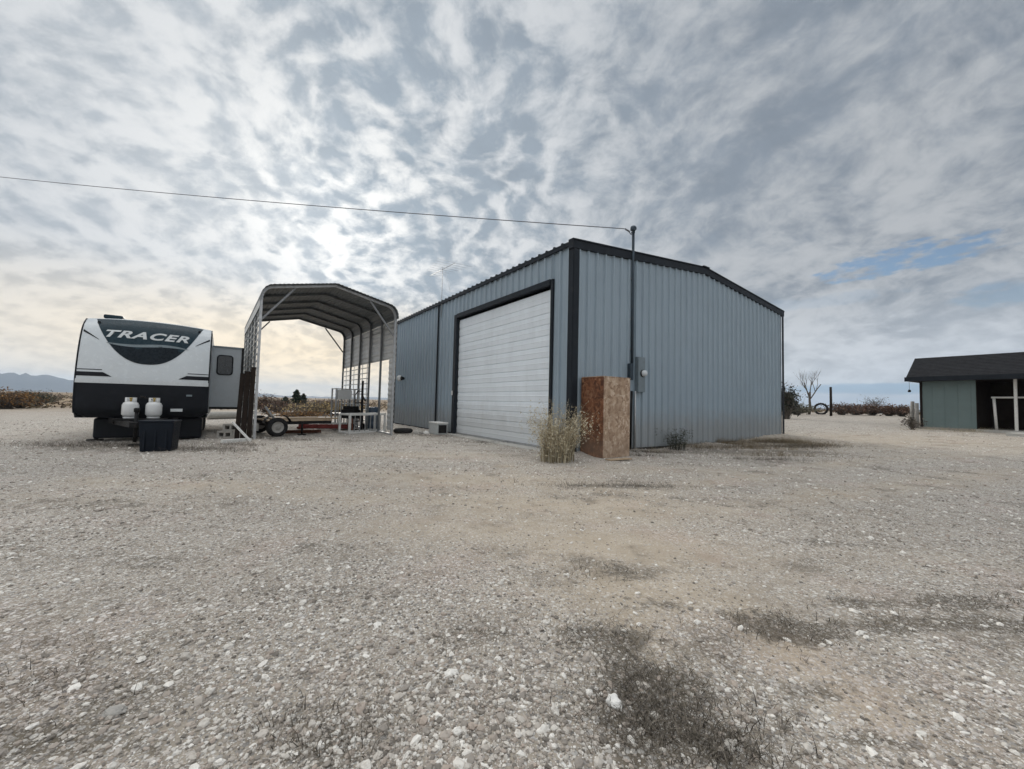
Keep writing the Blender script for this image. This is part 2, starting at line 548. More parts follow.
# ------------------------------------------------------------------ terrain
# zones of the yard: (px, py, half-width m along x, half-depth m along y, weight)
DARKZ = [(650, 690, .30, .22, .95), (690, 742, .30, .16, .95), (625, 715, .16, .16, .8), (610, 640, .34, .16, .7), (625, 655, .14, .32, .75), (778, 628, .36, .18, .85),
         (60, 742, .5, .09, .75), (150, 694, .4, .09, .65), (30, 640, .8, .12, .6), (200, 640, .7, .10, .5), (330, 590, .9, .10, .5), (900, 742, .35, .06, .55), (830, 690, .4, .07, .5), (450, 650, .4, .10, .45), (420, 610, .5, .1, .4), (250, 700, .3, .06, .5),
         (985, 628, 1.3, .12, .85), (930, 606, 1.0, .08, .8), (1000, 600, .9, .09, .7), (880, 622, .5, .07, .6), (960, 585, .7, .07, .5), (605, 572, .35, .25, .7), (640, 750, .22, .2, .9),
         (330, 735, .30, .16, .55), (20, 690, .5, .35, .55), (110, 560, 1.4, .35, .45), (60, 505, 2.0, .5, .5), (330, 548, 1.0, .25, .4),
         (620, 487, 1.5, .22, .75), (700, 500, 1.6, .25, .5), (740, 452, 2.4, .5, .9), (800, 452, 1.6, .5, .9), (770, 462, 1.5, .3, .7),
         (110, 448, 2.0, 1.0, .7), (200, 448, 1.8, .6, .6), (640, 605, .5, .12, .5), (395, 555, .5, .2, .4), (860, 545, 1.0, .16, .5),
         (900, 520, 2.2, .35, .35), (760, 505, 1.2, .2, .45), (500, 470, 1.2, .35, .35), (230, 520, 1.6, .3, .3), (20, 470, 2.5, .7, .35),
         (340, 445, 3, .7, .35), (570, 585, .3, .12, .4), (150, 470, 2.4, .4, .4), (250, 600, .7, .3, .3), (700, 560, .5, .15, .35), (60, 610, .6, .4, .4)]
SANDZ = [(560, 505, 2.6, .9, 1.0), (470, 480, 2.8, .9, .9), (610, 545, 1.3, .7, 1.0), (640, 590, .8, .5, .95), (520, 530, 1.8, .6, .85), (690, 600, .5, .3, .8),
         (740, 600, .35, .35, .5), (650, 470, 3.0, .6, .6), (880, 440, 7, 3, .75), (420, 455, 2.4, .7, .7), (690, 650, .35, .2, .5),
         (760, 650, .35, .22, .4), (350, 480, 2.0, .7, .55), (920, 560, 1.2, .4, .35), (130, 500, 2.5, .4, .35)]


_memo = {}


def _at(px, py):
    if (px, py) not in _memo: _memo[(px, py)] = at(px, py)
    return _memo[(px, py)]


def lane(pts, w, wt):
    # a worn wheel track: overlapping patches strung along a path
    out = []
    for (a, b) in zip(pts[:-1], pts[1:]):
        for i in range(9):
            t = i / 9
            out.append((a[0] + (b[0] - a[0]) * t, a[1] + (b[1] - a[1]) * t, w * random.uniform(.7, 1.3), w * random.uniform(.7, 1.3), wt * random.uniform(.6, 1.0)))
    return out


SANDZ += lane([(860, 700), (735, 610), (640, 545), (560, 500), (500, 462)], .24, .95) + lane([(640, 640), (585, 565), (520, 510), (470, 470)], .22, .9)
SANDZ += lane([(1020, 470), (900, 486), (780, 502), (660, 520), (520, 520), (380, 500), (240, 486), (60, 480)], .42, .85) + lane([(1020, 452), (880, 458), (760, 474), (640, 492), (540, 490)], .45, .8)


def zone(zs, x, y):
    tot = np.zeros_like(x)
    for (px, py, a, b, w) in zs:
        p = _at(px, py)
        e = ((x - p.x) / a) ** 2 + ((y - p.y) / b) ** 2
        tot = np.maximum(tot, w * np.exp(-e * .9))
    return tot


nr, na = 250, 900
rr = np.concatenate([[0.25], np.geomspace(.5, 6800, nr - 1)])
aa = np.linspace(0, 2 * math.pi, na, endpoint=False)
RR, AA = np.meshgrid(rr, aa, indexing='ij')
X = (RR * np.sin(AA)).ravel(); Y = (RR * np.cos(AA)).ravel()
Z = ground(X, Y)
near = 1 - smooth(20, 60, np.hypot(X, Y))
lump = np.array([mnoise.fractal((x * 1.1, y * 1.1, 3.3), 1.0, 2.0, 4) if n > 0 else 0 for x, y, n in zip(X, Y, near)])
Z = Z + lump * .018 * near
verts = np.stack([X, Y, Z], 1)
verts = np.vstack([verts, [[0, 0, 0]]])
i0 = np.arange(nr - 1)[:, None] * na; kk = np.arange(na)[None, :]; k2 = (kk + 1) % na
quads = np.stack([i0 + kk, i0 + na + kk, i0 + na + k2, i0 + k2], -1).reshape(-1, 4)
faces = quads.tolist() + [(nr * na, int(b), int(a)) for a, b in zip(range(na), [(i + 1) % na for i in range(na)])]
me = bpy.data.meshes.new('ground')
me.from_pydata(verts.tolist(), [], faces)
me.polygons.foreach_set('use_smooth', [True] * len(faces))
for nm, zs in (('dark', DARKZ), ('sand', SANDZ)):
    a_ = me.attributes.new(nm, 'FLOAT', 'POINT')
    a_.data.foreach_set('value', np.append(zone(zs, X, Y), 0).astype(np.float32))
bm = bmesh.new(); bm.from_mesh(me); bmesh.ops.recalc_face_normals(bm, faces=bm.faces)
bm.faces.ensure_lookup_table()
if bm.faces[100].normal.z < 0:
    bmesh.ops.reverse_faces(bm, faces=bm.faces)
bm.to_mesh(me); bm.free()
gr = bpy.data.objects.new('ground', me); C.objects.link(gr)
tag(gr, 'gravel and sandy dirt yard running out to the desert plain', 'ground', kind='structure')

m, k, b = new_mat('gravel_yard')
geo = k.n('ShaderNodeNewGeometry').outputs['Position']
px_, py_, pz_ = k.sep(geo)
p2 = k.comb(px_, py_, 0.0)
dist = k.vm('LENGTH', p2)
dk = k.n('ShaderNodeAttribute', attribute_name='dark').outputs['Fac']
sd = k.n('ShaderNodeAttribute', attribute_name='sand').outputs['Fac']
nb = k.noise(p2, .55, 6, .6); nm = k.noise(p2, 2.6, 6, .65); nf = k.noise(p2, 14, 6, .7); nff = k.noise(p2, 90, 3, .6)
soil = k.ramp(k.m('ADD', k.m('MULTIPLY', nm, .5), k.m('MULTIPLY', nf, .5)),
              [(.3, (.172, .148, .121)), (.5, (.332, .295, .248)), (.72, (.45, .408, .35))])
sandc = k.ramp(k.m('ADD', k.m('MULTIPLY', nm, .45), k.m('MULTIPLY', nff, .55)), [(.3, (.335, .278, .208)), (.7, (.52, .445, .350))])
# three sizes of pebble
peb = []
bump_h = None
for sc_, thr, seed in ((34.0, .30, 0), (62.0, .30, 5), (118.0, .34, 9)):
    pv = k.vm('ADD', k.vm('ADD', p2, (seed * 3.3, seed * 1.7, 0)), k.vm('SCALE', k.noise(p2, sc_ * .7, 2, .5, out=1), .35 / sc_))
    v = k.n('ShaderNodeTexVoronoi', {'Vector': pv, 'Scale': sc_})
    cr = k.sep(v.outputs['Color'])
    keep = k.m('GREATER_THAN', cr[0], .22)
    msk = k.m('MULTIPLY', k.ss(.46, .34, v.outputs['Distance']), keep)
    col = k.ramp(cr[1], [(0, (.155, .147, .138)), (.2, (.32, .305, .288)), (.45, (.51, .492, .465)), (.7, (.535, .485, .44)), (.9, (.75, .735, .70))])
    h = k.m('MULTIPLY', k.m('SUBTRACT', .5, k.m('MINIMUM', v.outputs['Distance'], .5)), keep)
    peb.append((msk, col, k.m('MULTIPLY', h, 30.0 / sc_)))
grav_amt = k.m('SUBTRACT', k.ss(.26, .52, k.m('ADD', k.m('MULTIPLY', nm, .5), k.m('MULTIPLY', nb, .5))), k.m('MULTIPLY', sd, .75), clamp=True)
grav_amt = k.m('MAXIMUM', grav_amt, .12)
soil = k.mix(k.m('MULTIPLY', sd, .9), soil, sandc)
darkmask = k.ss(.34, .66, k.m('ADD', dk, k.m('ADD', k.m('MULTIPLY', k.m('SUBTRACT', nf, .5), 1.5), k.m('MULTIPLY', k.m('SUBTRACT', nm, .5), 1.6))))
darkmask = k.m('MULTIPLY', darkmask, k.ss(.05, .35, dk))
natdark = k.m('MULTIPLY', k.ss(.52, .68, k.noise(k.vm('ADD', p2, (31, 12, 0)), 1.3, 8, .72)), .75)
darkmask = k.m('MAXIMUM', k.m('MULTIPLY', darkmask, .9), natdark)
soil = k.mix(darkmask, soil, k.ramp(nf, [(.3, (.075, .063, .048)), (.7, (.165, .143, .112))]))
c = soil; hh = k.m('MULTIPLY', nf, .25)
for msk, col, h in reversed(peb):
    am = k.m('MULTIPLY', msk, k.m('MULTIPLY', grav_amt, k.m('SUBTRACT', 1.0, k.m('MULTIPLY', darkmask, .55))))
    c = k.mix(am, c, col)
    hh = k.m('ADD', hh, k.m('MULTIPLY', h, grav_amt))
# faint pink cast of some of the chippings
pink = k.ss(.52, .66, k.noise(k.vm('ADD', p2, (7, 3, 0)), 1.1, 5, .6))
c = k.mix(k.m('MULTIPLY', pink, .2), c, k.mix(1.0, c, (1.07, .92, .94), 'MULTIPLY'))
# beyond the yard: sage plain
farm = k.ss(26, 60, k.m('ADD', dist, k.m('MULTIPLY', k.m('SUBTRACT', nb, .5), 30)))
plain = k.ramp(k.noise(k.vm('MULTIPLY', p2, (.25, .6, 1)), .35, 7, .65), [(.3, (.15, .105, .07)), (.5, (.25, .185, .12)), (.7, (.33, .25, .15))])
rightk = k.ss(8, 22, px_)
c = k.mix(k.m('MULTIPLY', farm, k.m('SUBTRACT', 1.0, k.m('MULTIPLY', rightk, .75))), c, plain)
k.set(b, 'Base Color', c); k.set(b, 'Roughness', .95); k.set(b, 'Specular IOR Level', .2)
bump(k, b, hh, .9, .022)
me.materials.append(m)


# ------------------------------------------------------------------ loose stones (uncountable)
def ico(sub):
    bm = bmesh.new(); bmesh.ops.create_icosphere(bm, subdivisions=sub, radius=1)
    v = np.array([p.co[:] for p in bm.verts]); f = np.array([[q.index for q in t.verts] for t in bm.faces]); bm.free()
    return v, f


def footprint_mask(x, y):
    dx_, dy_ = x - A.x, y - A.y
    u = dx_ * U.x + dy_ * U.y; v = dx_ * V.x + dy_ * V.y
    return (u > -.05) & (u < BW + .05) & (v > -.02) & (v < BL)


def ground_real(x, y):
    z = ground(x, y)
    l = np.array([mnoise.fractal((a * 1.1, b_ * 1.1, 3.3), 1.0, 2.0, 4) for a, b_ in zip(x, y)])
    return z + l * .018


def big_mesh(name, V_, F_, attr, mat, smooth_=False):
    me = bpy.data.meshes.new(name)
    n = F_.shape[1]
    me.vertices.add(len(V_)); me.vertices.foreach_set('co', V_.astype(np.float32).ravel())
    me.loops.add(F_.size); me.loops.foreach_set('vertex_index', F_.astype(np.int32).ravel())
    me.polygons.add(len(F_)); me.polygons.foreach_set('loop_start', np.arange(0, F_.size, n, dtype=np.int32))
    me.polygons.foreach_set('use_smooth', np.full(len(F_), smooth_))
    a = me.attributes.new('rnd', 'FLOAT', 'POINT'); a.data.foreach_set('value', attr.astype(np.float32))
    me.materials.append(mat)
    me.update(calc_edges=True); me.validate()
    o = bpy.data.objects.new(name, me); C.objects.link(o)
    return o


def stones(n, r0, r1, size_med, size_sig, sub, smax=.05):
    th = RNG.uniform(R(-66), R(66), n)
    r = np.exp(RNG.uniform(math.log(r0), math.log(r1), n))
    x, y = r * np.sin(th), r * np.cos(th)
    s = size_med * np.exp(RNG.normal(0, size_sig, n)) * np.maximum(1, .55 + r * .12)
    s = np.minimum(s, smax)
    sz = zone(SANDZ, x, y); dz_ = zone(DARKZ, x, y)
    cl = np.array([mnoise.fractal((a * .9, b_ * .9, 9.0), 1.0, 2.0, 4) for a, b_ in zip(x, y)])
    keep = RNG.uniform(0, 1, n) < np.clip((.72 + cl * .55) * (1 - .85 * sz) * (1 - .45 * dz_), .03, 1)
    keep &= ~footprint_mask(x, y)
    x, y, s = x[keep], y[keep], s[keep]; n = len(x)
    bv, bf = ico(sub)
    rot = RNG.uniform(0, 2 * math.pi, n)
    e = np.stack([RNG.uniform(.75, 1.35, n), RNG.uniform(.6, 1.0, n), RNG.uniform(.38, .72, n)], 1) * s[:, None]
    jit = 1 + RNG.normal(0, .16, (n, len(bv), 1))
    P = bv[None] * jit * e[:, None, :]
    tl = RNG.normal(0, .3, n)
    ct, st_ = np.cos(tl)[:, None], np.sin(tl)[:, None]
    Px, Pz = P[..., 0] * ct - P[..., 2] * st_, P[..., 0] * st_ + P[..., 2] * ct
    c_, s_ = np.cos(rot)[:, None], np.sin(rot)[:, None]
    out = np.stack([Px * c_ - P[..., 1] * s_ + x[:, None], Px * s_ + P[..., 1] * c_ + y[:, None],
                    Pz + (ground_real(x, y) + e[:, 2] * .25)[:, None]], -1)
    Fc = bf[None] + (np.arange(n) * len(bv))[:, None, None]
    at_ = np.repeat(np.clip(RNG.beta(1.9, 1.45, n) + .35 * np.clip(s / smax - .35, 0, 1), 0, 1), len(bv))
    return out.reshape(-1, 3), Fc.reshape(-1, 3), at_


m, k, b = new_mat('loose_stone')
a = k.n('ShaderNodeAttribute', attribute_name='rnd').outputs['Fac']
geo = k.n('ShaderNodeNewGeometry').outputs['Position']
c = k.ramp(a, [(0, (.10, .09, .08)), (.25, (.20, .182, .16)), (.45, (.33, .30, .268)), (.58, (.41, .345, .295)), (.70, (.48, .445, .40)), (.84, (.63, .60, .55)), (1, (.80, .775, .725))])
c = k.mix(k.ss(.45, .7, k.noise(geo, 70, 4, .6), 0, .45), c, (.27, .23, .185))
k.set(b, 'Base Color', c); k.set(b, 'Roughness', .85); k.set(b, 'Specular IOR Level', .3)
bump(k, b, k.noise(geo, 160, 3, .6), .3, .004)
parts_ = [stones(17000, .9, 2.9, .0050, .52, 2, .021), stones(78000, 1.2, 8.0, .0050, .52, 1, .024), stones(42000, 4.5, 26, .0070, .48, 1, .026)]
VV, FF, AT = [], [], []; off = 0
for v_, f_, a_ in parts_:
    VV.append(v_); FF.append(f_ + off); AT.append(a_); off += len(v_)
tag(big_mesh('gravel', np.vstack(VV), np.vstack(FF), np.concatenate(AT), m), 'loose grey, tan and white gravel stones strewn over the yard', 'gravel', kind='stuff')


# ------------------------------------------------------------------ grass, weeds, brush
class Blades:
    def __init__(self):
        self.v, self.f, self.a = [], [], []

    def blade(self, p, dirv, h, w, bend, rnd, segs=3):
        p = Vector(p); dv = Vector((dirv[0], dirv[1], 0))
        sidev = Vector((-math.sin(rnd * 40), math.cos(rnd * 40), 0))
        o = len(self.v)
        for i in range(segs + 1):
            t = i / segs
            q = p + Vector((0, 0, h * t * (1 - .25 * bend * t))) + dv * (h * bend * t * t)
            ww = w * (1 - .8 * t)
            self.v += [tuple(q - sidev * ww), tuple(q + sidev * ww)]
            self.a += [rnd, rnd]
        for i in range(segs):
            self.f.append((o + 2 * i, o + 2 * i + 1, o + 2 * i + 3, o + 2 * i + 2))
        return p + Vector((0, 0, h * (1 - .25 * bend))) + dv * (h * bend)

    def leaf(self, p, size, rnd, elong=1.6):
        n = Vector((random.gauss(0, 1), random.gauss(0, 1), random.gauss(0, 1))).normalized()
        t = n.orthogonal().normalized(); t = (Matrix.Rotation(random.random() * 6.28, 3, n) @ t)
        bb = n.cross(t)
        o = len(self.v); p = Vector(p)
        self.v += [tuple(p - t * size * elong), tuple(p + bb * size * .6), tuple(p + t * size * elong), tuple(p - bb * size * .6)]
        self.a += [rnd] * 4
        self.f.append((o, o + 1, o + 2, o + 3))

    def twig(self, a, b, r0, r1, rnd):
        a, b = Vector(a), Vector(b); d_ = (b - a).normalized(); x = d_.orthogonal().normalized(); y = d_.cross(x)
        o = len(self.v)
        for q, r in ((a, r0), (b, r1)):
            for t in (0, 2.09, 4.19):
                self.v.append(tuple(q + (x * math.cos(t) + y * math.sin(t)) * r)); self.a.append(rnd)
        for i in range(3):
            j = (i + 1) % 3
            self.f.append((o + i, o + j, o + 3 + j, o + 3 + i))

    def build(self, name, mat, parent=None):
        o = big_mesh(name, np.array(self.v), np.array(self.f), np.array(self.a), mat)
        if parent: o.parent = parent
        return o


M['straw'] = attr_mat('dry_straw', [(0, (.14, .11, .065)), (.4, (.34, .285, .185)), (.75, (.50, .44, .31)), (1, (.62, .575, .46))])
M['deadweed'] = attr_mat('dead_weed', [(0, (.050, .043, .036)), (.5, (.115, .100, .080)), (1, (.25, .22, .18))])
M['redbrush'] = attr_mat('red_brown_brush', [(0, (.06, .035, .028)), (.5, (.13, .075, .055)), (1, (.21, .14, .10))])
M['orangebrush'] = attr_mat('orange_brush', [(0, (.10, .055, .022)), (.5, (.23, .12, .045)), (1, (.34, .20, .08))])
M['sage'] = attr_mat('sage_brush', [(0, (.06, .062, .045)), (.5, (.13, .13, .09)), (1, (.22, .215, .155))])
M['yellowgrass'] = attr_mat('yellow_grass', [(0, (.24, .17, .075)), (.5, (.42, .31, .15)), (1, (.55, .44, .24))])
M['evergreen'] = attr_mat('evergreen', [(0, (.012, .020, .014)), (.5, (.030, .045, .030)), (1, (.06, .08, .05))])
M['darkshrub'] = attr_mat('dark_shrub', [(0, (.015, .020, .016)), (.5, (.040, .046, .034)), (1, (.09, .09, .07))])
M['twigs'] = attr_mat('bare_twigs', [(0, (.045, .038, .032)), (.6, (.10, .086, .074)), (1, (.17, .15, .13))])


def scatter_grass(spots, name, label, mat, hmin, hmax):
    B = Blades()
    for (px, py, a, b_, n) in spots:
        p0 = at(px, py)
        for _ in range(n):
            cx, cy = p0.x + random.gauss(0, a * .55), p0.y + random.gauss(0, b_ * .55)
            if bool(footprint_mask(np.array([cx]), np.array([cy]))[0]):
                continue
            for _ in range(random.randint(2, 5)):
                x, y = cx + random.gauss(0, .03), cy + random.gauss(0, .03)
                t = random.random() * 6.28
                B.blade((x, y, gz(x, y) - .015), (math.cos(t), math.sin(t)), random.uniform(hmin, hmax), random.uniform(.0012, .003), random.uniform(.3, 1.6), random.random(), 2)
    return tag(B.build(name, mat), label, 'grass', kind='stuff')


scatter_grass([(652, 692, .30, .2, 420), (690, 742, .30, .16, 380), (612, 642, .34, .16, 170), (625, 655, .14, .3, 120), (778, 628, .34, .17, 170), (625, 718, .16, .14, 120),
               (985, 627, 1.0, .1, 120), (930, 606, .8, .07, 60), (1000, 600, .7, .08, 60), (605, 572, .3, .2, 60), (330, 735, .3, .15, 120), (20, 690, .4, .3, 100)],
              'dead_grass', 'flattened dead grass and twigs in the dark patches of gravel', M['deadweed'], .02, .075)
scatter_grass([(745, 447, 2.2, .35, 700), (790, 447, 1.2, .4, 500), (700, 450, 1.4, .2, 250), (640, 456, .8, .15, 120), (770, 460, 1.3, .22, 200), (615, 487, 1.2, .15, 160),
               (110, 446, 1.7, .6, 500), (200, 450, 1.4, .5, 300), (500, 443, 1.8, .18, 260), (425, 436, 1.4, .3, 200), (650, 453, 1.0, .10, 200), (700, 447, 1.2, .12, 260), (745, 443, 1.4, .14, 320), (785, 443, .8, .3, 260), (815, 447, 1.2, .3, 200), (470, 437, .6, .1, 80), (30, 445, 2, .6, 120), (235, 445, .8, .3, 160), (300, 440, 1.5, .3, 160)],
              'dead_grass', 'short dead grass along the foot of the metal shop and under the trailer', M['deadweed'], .05, .17)


M['drygrass'] = attr_mat('dry_brown_grass', [(0, (.085, .065, .042)), (.5, (.20, .158, .10)), (1, (.36, .30, .205))])
scatter_grass([(690, 448, .9, .10, 220), (730, 444, 1.1, .12, 420), (765, 442, .8, .16, 420), (790, 443, .6, .4, 420), (815, 446, .9, .3, 320), (760, 449, 1.4, .12, 260), (780, 456, 1.6, .10, 200), (650, 452.5, .5, .06, 90)],
              'dry_grass', 'brown dry grass along the right-hand foot of the gable wall and past its corner', M['drygrass'], .07, .28)


def weed(name, label, cat, p, n, spread, hmin, hmax, mat, heads=True, wid=.004, group=None, split=True):
    t = thing(name, label, cat, (p[0], p[1], gz(p[0], p[1])), 0, group)
    B = Blades(); Hd = Blades() if split else B
    for i in range(n):
        ang = random.random() * 6.28; rad = spread * random.random() ** .62 * .72
        x, y = rad * math.cos(ang), rad * math.sin(ang)
        h = random.uniform(hmin, hmax) * (1 - .35 * (rad / spread) ** 2)
        out = (math.cos(ang) + random.gauss(0, .5), math.sin(ang) + random.gauss(0, .5))
        tip = B.blade((x, y, -.03), out, h, wid * random.uniform(.5, 1.2), random.uniform(.03, .45), random.random(), 4)
        if heads and random.random() < .75:
            for j in range(random.randint(6, 12)):
                s = random.uniform(.0, .32) * h
                Hd.leaf((tip.x + random.gauss(0, .022), tip.y + random.gauss(0, .022), tip.z - s + random.gauss(0, .02)), random.uniform(.006, .016), min(1, random.uniform(.35, 1.0)), 2.0)
        if random.random() < .8:
            for j in range(4):
                f_ = random.uniform(.15, .8)
                Hd.leaf((x + (tip.x - x) * f_ * f_ + random.gauss(0, .03), y + (tip.y - y) * f_ * f_ + random.gauss(0, .03), h * f_), random.uniform(.008, .02), random.random(), 3.2)
    B.build('stems', mat, t)
    if split: Hd.build('seed_heads', mat, t)
    return t


wp = at(557, 461)
weed('dry_weed_clump', 'tall straw-coloured dry weed clump in front of the white roll-up door corner', 'weeds', wp, 430, .49, .45, 1.46, M['straw'], True, .0062)
wp3 = at(677, 450)
weed('dead_weed', 'small dark dead weed standing against the gable wall', 'weeds', wp3, 70, .30, .25, .78, M['darkshrub'], True, .006, None, False)


def bush(name, label, p, rx, rz, mat, n=420, leafy=.5, group=None, dens=1.0, cat='bush', tw=.018, ls=.06):
    t = thing(name, label, cat, (p[0], p[1], gz(p[0], p[1])), 0, group)
    B = Blades(); L = Blades()
    stems = max(14, int(n * .12))
    tips = []
    for i in range(stems):
        ang = random.random() * 6.28; e = random.uniform(.15, 1.0)
        rad = rx * e * random.uniform(.6, 1.0); hh = rz * (1.05 - .55 * e * e) * random.uniform(.65, 1.08)
        mid = Vector((math.cos(ang) * rad * .45, math.sin(ang) * rad * .45, hh * .6))
        tip = Vector((math.cos(ang) * rad, math.sin(ang) * rad, hh))
        B.twig((random.gauss(0, .06 * rx), random.gauss(0, .06 * rx), -.03), mid, tw, tw * .7, random.random())
        B.twig(mid, tip, tw * .7, tw * .3, random.random())
        tips += [mid, tip, (mid + tip) / 2]
        for j in range(3):
            q = mid.lerp(tip, random.random()); q2 = q + Vector((random.gauss(0, .2 * rx), random.gauss(0, .2 * rx), random.uniform(.02, .3) * rz))
            B.twig(q, q2, tw * .5, tw * .2, random.random()); tips.append(q2)
    for i in range(int(n * dens)):
        q = random.choice(tips)
        L.leaf((q.x + random.gauss(0, .11 * rx), q.y + random.gauss(0, .11 * rx), max(.02, q.z + random.gauss(0, .09 * rz))), ls * random.uniform(.5, 1.3), random.random(), 1.5)
    B.build('branches', M['twigs'], t)
    L.build('foliage', mat, t)
    return t


# ------------------------------------------------------------------ the metal shop building
shop = thing('metal_building', 'blue-grey ribbed metal shop with dark trim and a white roll-up door', 'building', A, YAW)


def rib_profile(a, b, pitch=.305, start=.15):
    """stations (s, out) of a ribbed wall sheet from a to b"""
    pts = [(a, 0)]
    s = start
    while s < b + pitch:
        for ds, o in ((-.040, 0), (-.018, .056), (.018, .056), (.040, 0), (.105, 0), (.115, .006), (.13, .006), (.14, 0), (.175, 0), (.185, .006), (.20, .006), (.21, 0)):
            q = s + ds
            if a < q < b: pts.append((q, o))
        s += pitch
    pts.append((b, 0))
    pts.sort()
    return pts


def roof_z(x):
    return BH + (BR - BH) * (1 - abs(x - BW / 2) / (BW / 2))


D0, D1, DH = .757, 6.155, 4.27
g = MB()
pr = rib_profile(0.0, BW)
g.grid([[(s, -o, .03) for s, o in pr], [(s, -o, roof_z(s) - .02) for s, o in pr]], False)
g.build('gable_wall', M['wall'], shop)
g = MB()
for a_, b_, z0 in ((0.0, D0, .03), (D0, D1, DH), (D1, BL, .03)):
    pr = rib_profile(a_, b_)
    g.grid([[(-o, s, z0) for s, o in pr], [(-o, s, BH - .02) for s, o in pr]], False)
g.build('side_wall', M['wall'], shop)
g = MB()
g.grid([[(BW, 0, .03), (BW, BL, .03)], [(BW, 0, BH), (BW, BL, BH)]], False)
g.add([(0, BL, .03), (BW, BL, .03), (BW, BL, BH), (BW / 2, BL, BR), (0, BL, BH)], [(0, 1, 2, 3, 4)])
g.build('rear_walls', M['wall'], shop)
# roof sheets with ribs running down the slope
g = MB()
pr = rib_profile(-.10, BL + .1, .305, .05)
for sgn in (0, 1):
    e0 = -.09 if sgn == 0 else BW + .09
    sl = (BR - BH) / (BW / 2)
    zE = BH - .09 * sl + .03
    g.grid([[(e0, s, zE + o * .75) for s, o in pr], [(BW / 2, s, BR + .03 + o * .75) for s, o in pr]], False)
    g.grid([[(e0, s, zE - .02) for s, o in pr], [(e0, s, zE + o * .75) for s, o in pr]], False)
g.build('roof', M['roofm'], shop)
g = MB(); g.box((BW / 2, BL / 2, BR + .055), (.34, BL + .22, .035)); g.build('ridge_cap', M['trim'], shop)
# dark rake trim on the gable, drawn as two bent strips
g = MB()
for x0, x1 in ((-.11, BW / 2), (BW / 2, BW + .11)):
    for (yo, za, zb) in ((-.075, -.165, .075),):
        z0 = BH + (BR - BH) * (1 - abs(x0 - BW / 2) / (BW / 2)); z1 = BH + (BR - BH) * (1 - abs(x1 - BW / 2) / (BW / 2))
        g.prism([(x0, -.075, z0 + za), (x1, -.075, z1 + za), (x1, -.075, z1 + zb), (x0, -.075, z0 + zb)], (0, .17, 0))
g.build('rake_trim', M['trim'], shop, .006)
g = MB(); g.box((-.062, BL / 2, BH - .035), (.05, BL, .11)); g.build('eave_trim', M['trim'], shop, .005)
for nm_, x0, y0, sx, sy in (('corner_trim', .02, -.066, .17, .02), ('corner_trim', BW - .02, -.066, .15, .02)):
    g = MB(); g.box((x0, y0, (BH - .18) / 2 + .015), (sx, sy, BH - .2)); g.build(nm_, M['trim'], shop, .004)
g = MB(); g.box((-.066, .028, (BH - .1) / 2), (.02, .165, BH - .12)); g.build('corner_trim', M['trim'], shop, .004)
g = MB(); g.box((-.042, BL - .05, (BH - .1) / 2), (.03, .12, BH - .12)); g.build('corner_trim', M['trim'], shop, .004)
g = MB(); g.box((BW / 2, -.045, .035), (BW - .3, .03, .07)); g.box((-.045, (BL + D1) / 2, .035), (.03, BL - D1 - .3, .07)); g.build('base_trim', M['trim'], shop)
# roll-up door
rows = []
z = .03; pitch = .292
zs = []
while z < DH:
    for dzz, o in ((0, .0), (.012, -.020), (.03, -.020), (.045, .0), (.17, .004), (.19, .010), (.21, .004), (.285, .0)):
        if z + dzz < DH: zs.append((z + dzz, o))
    z += pitch
g = MB()
g.grid([[(.075 - o, D0 + .05, zq), (.075 - o, (D0 + D1) / 2, zq), (.075 - o, D1 - .05, zq)] for zq, o in zs], False)
dc = g.build('curtain', M['door'], shop)
dc.name = 'roll_up_door'
g = MB(); g.box((.06, (D0 + D1) / 2, .045), (.05, D1 - D0 - .16, .09)); g.build('bottom_bar', M['galv'], dc)
g = MB()
g.box((.02, D1 + .03, DH / 2 + .05), (.16, .20, DH + .1))
g.build('door_jamb', M['trim'], shop, .004)
g = MB(); g.box((.02, D0 - .012, DH / 2 + .05), (.16, .085, DH + .1)); g.build('door_jamb', M['trim'], shop, .004)
g = MB(); g.box((.022, (D0 + D1) / 2, DH + .045), (.165, D1 - D0 - .14, .15)); g.build('door_header', M['trim'], shop, .004)
s_, z_ = on_long(450.5, 393)
g = MB(); g.box((-.075, D1 + .10, z_), (.035, .07, .16)); g.build('door_latch', M['white_steel'], shop, .006)
# slab edge under the door
g = MB(); g.box((-.14, (D0 + D1) / 2, .012), (.42, D1 - D0 + .2, .036)); g.build('door_sill', M['concrete'], shop, .006)
# inside darkness: a plain inner floor
g = MB(); g.box((BW / 2, BL / 2, .01), (BW - .2, BL - .2, .02)); g.build('floor_slab', M['concrete'], shop)
# downspout
s_, z_ = on_long(437.5, 400)
g = MB(); g.box((-.07, s_, BH / 2 + .02), (.055, .05, BH - .06)); g.box((-.11, s_, .08), (.16, .075, .07)); g.build('downspout', M['trim'], shop, .006)
# antenna mast fixed behind the downspout
t_ = s_ - .25
ant = thing('television_antenna', 'thin television antenna on a mast above the shop eave', 'antenna', A + V * t_ + U * (-.05) + Vector((0, 0, BH - .5)), YAW)
g = MB(); g.tube([(-.02, 0, -.1), (-.02, 0, 1.9)], .016, 8); g.build('mast', M['alu'], ant)
g = MB(); b0 = Vector((-.02, 1.2, 1.85)); b1 = Vector((-.02, -1.1, 1.75)); g.tube([b0, b1], .010, 6)
g.tube([(-.02, -.2, 1.75), (-.02, -.75, .75)], .006, 5)
g.build('boom', M['alu'], ant)
g = MB()
for i in range(9):
    q = b0.lerp(b1, i / 8); L_ = .28 + .45 * i / 8
    g.tube([(q.x - L_, q.y, q.z), (q.x + L_, q.y, q.z)], .005, 5)
g.build('elements', M['alu'], ant)
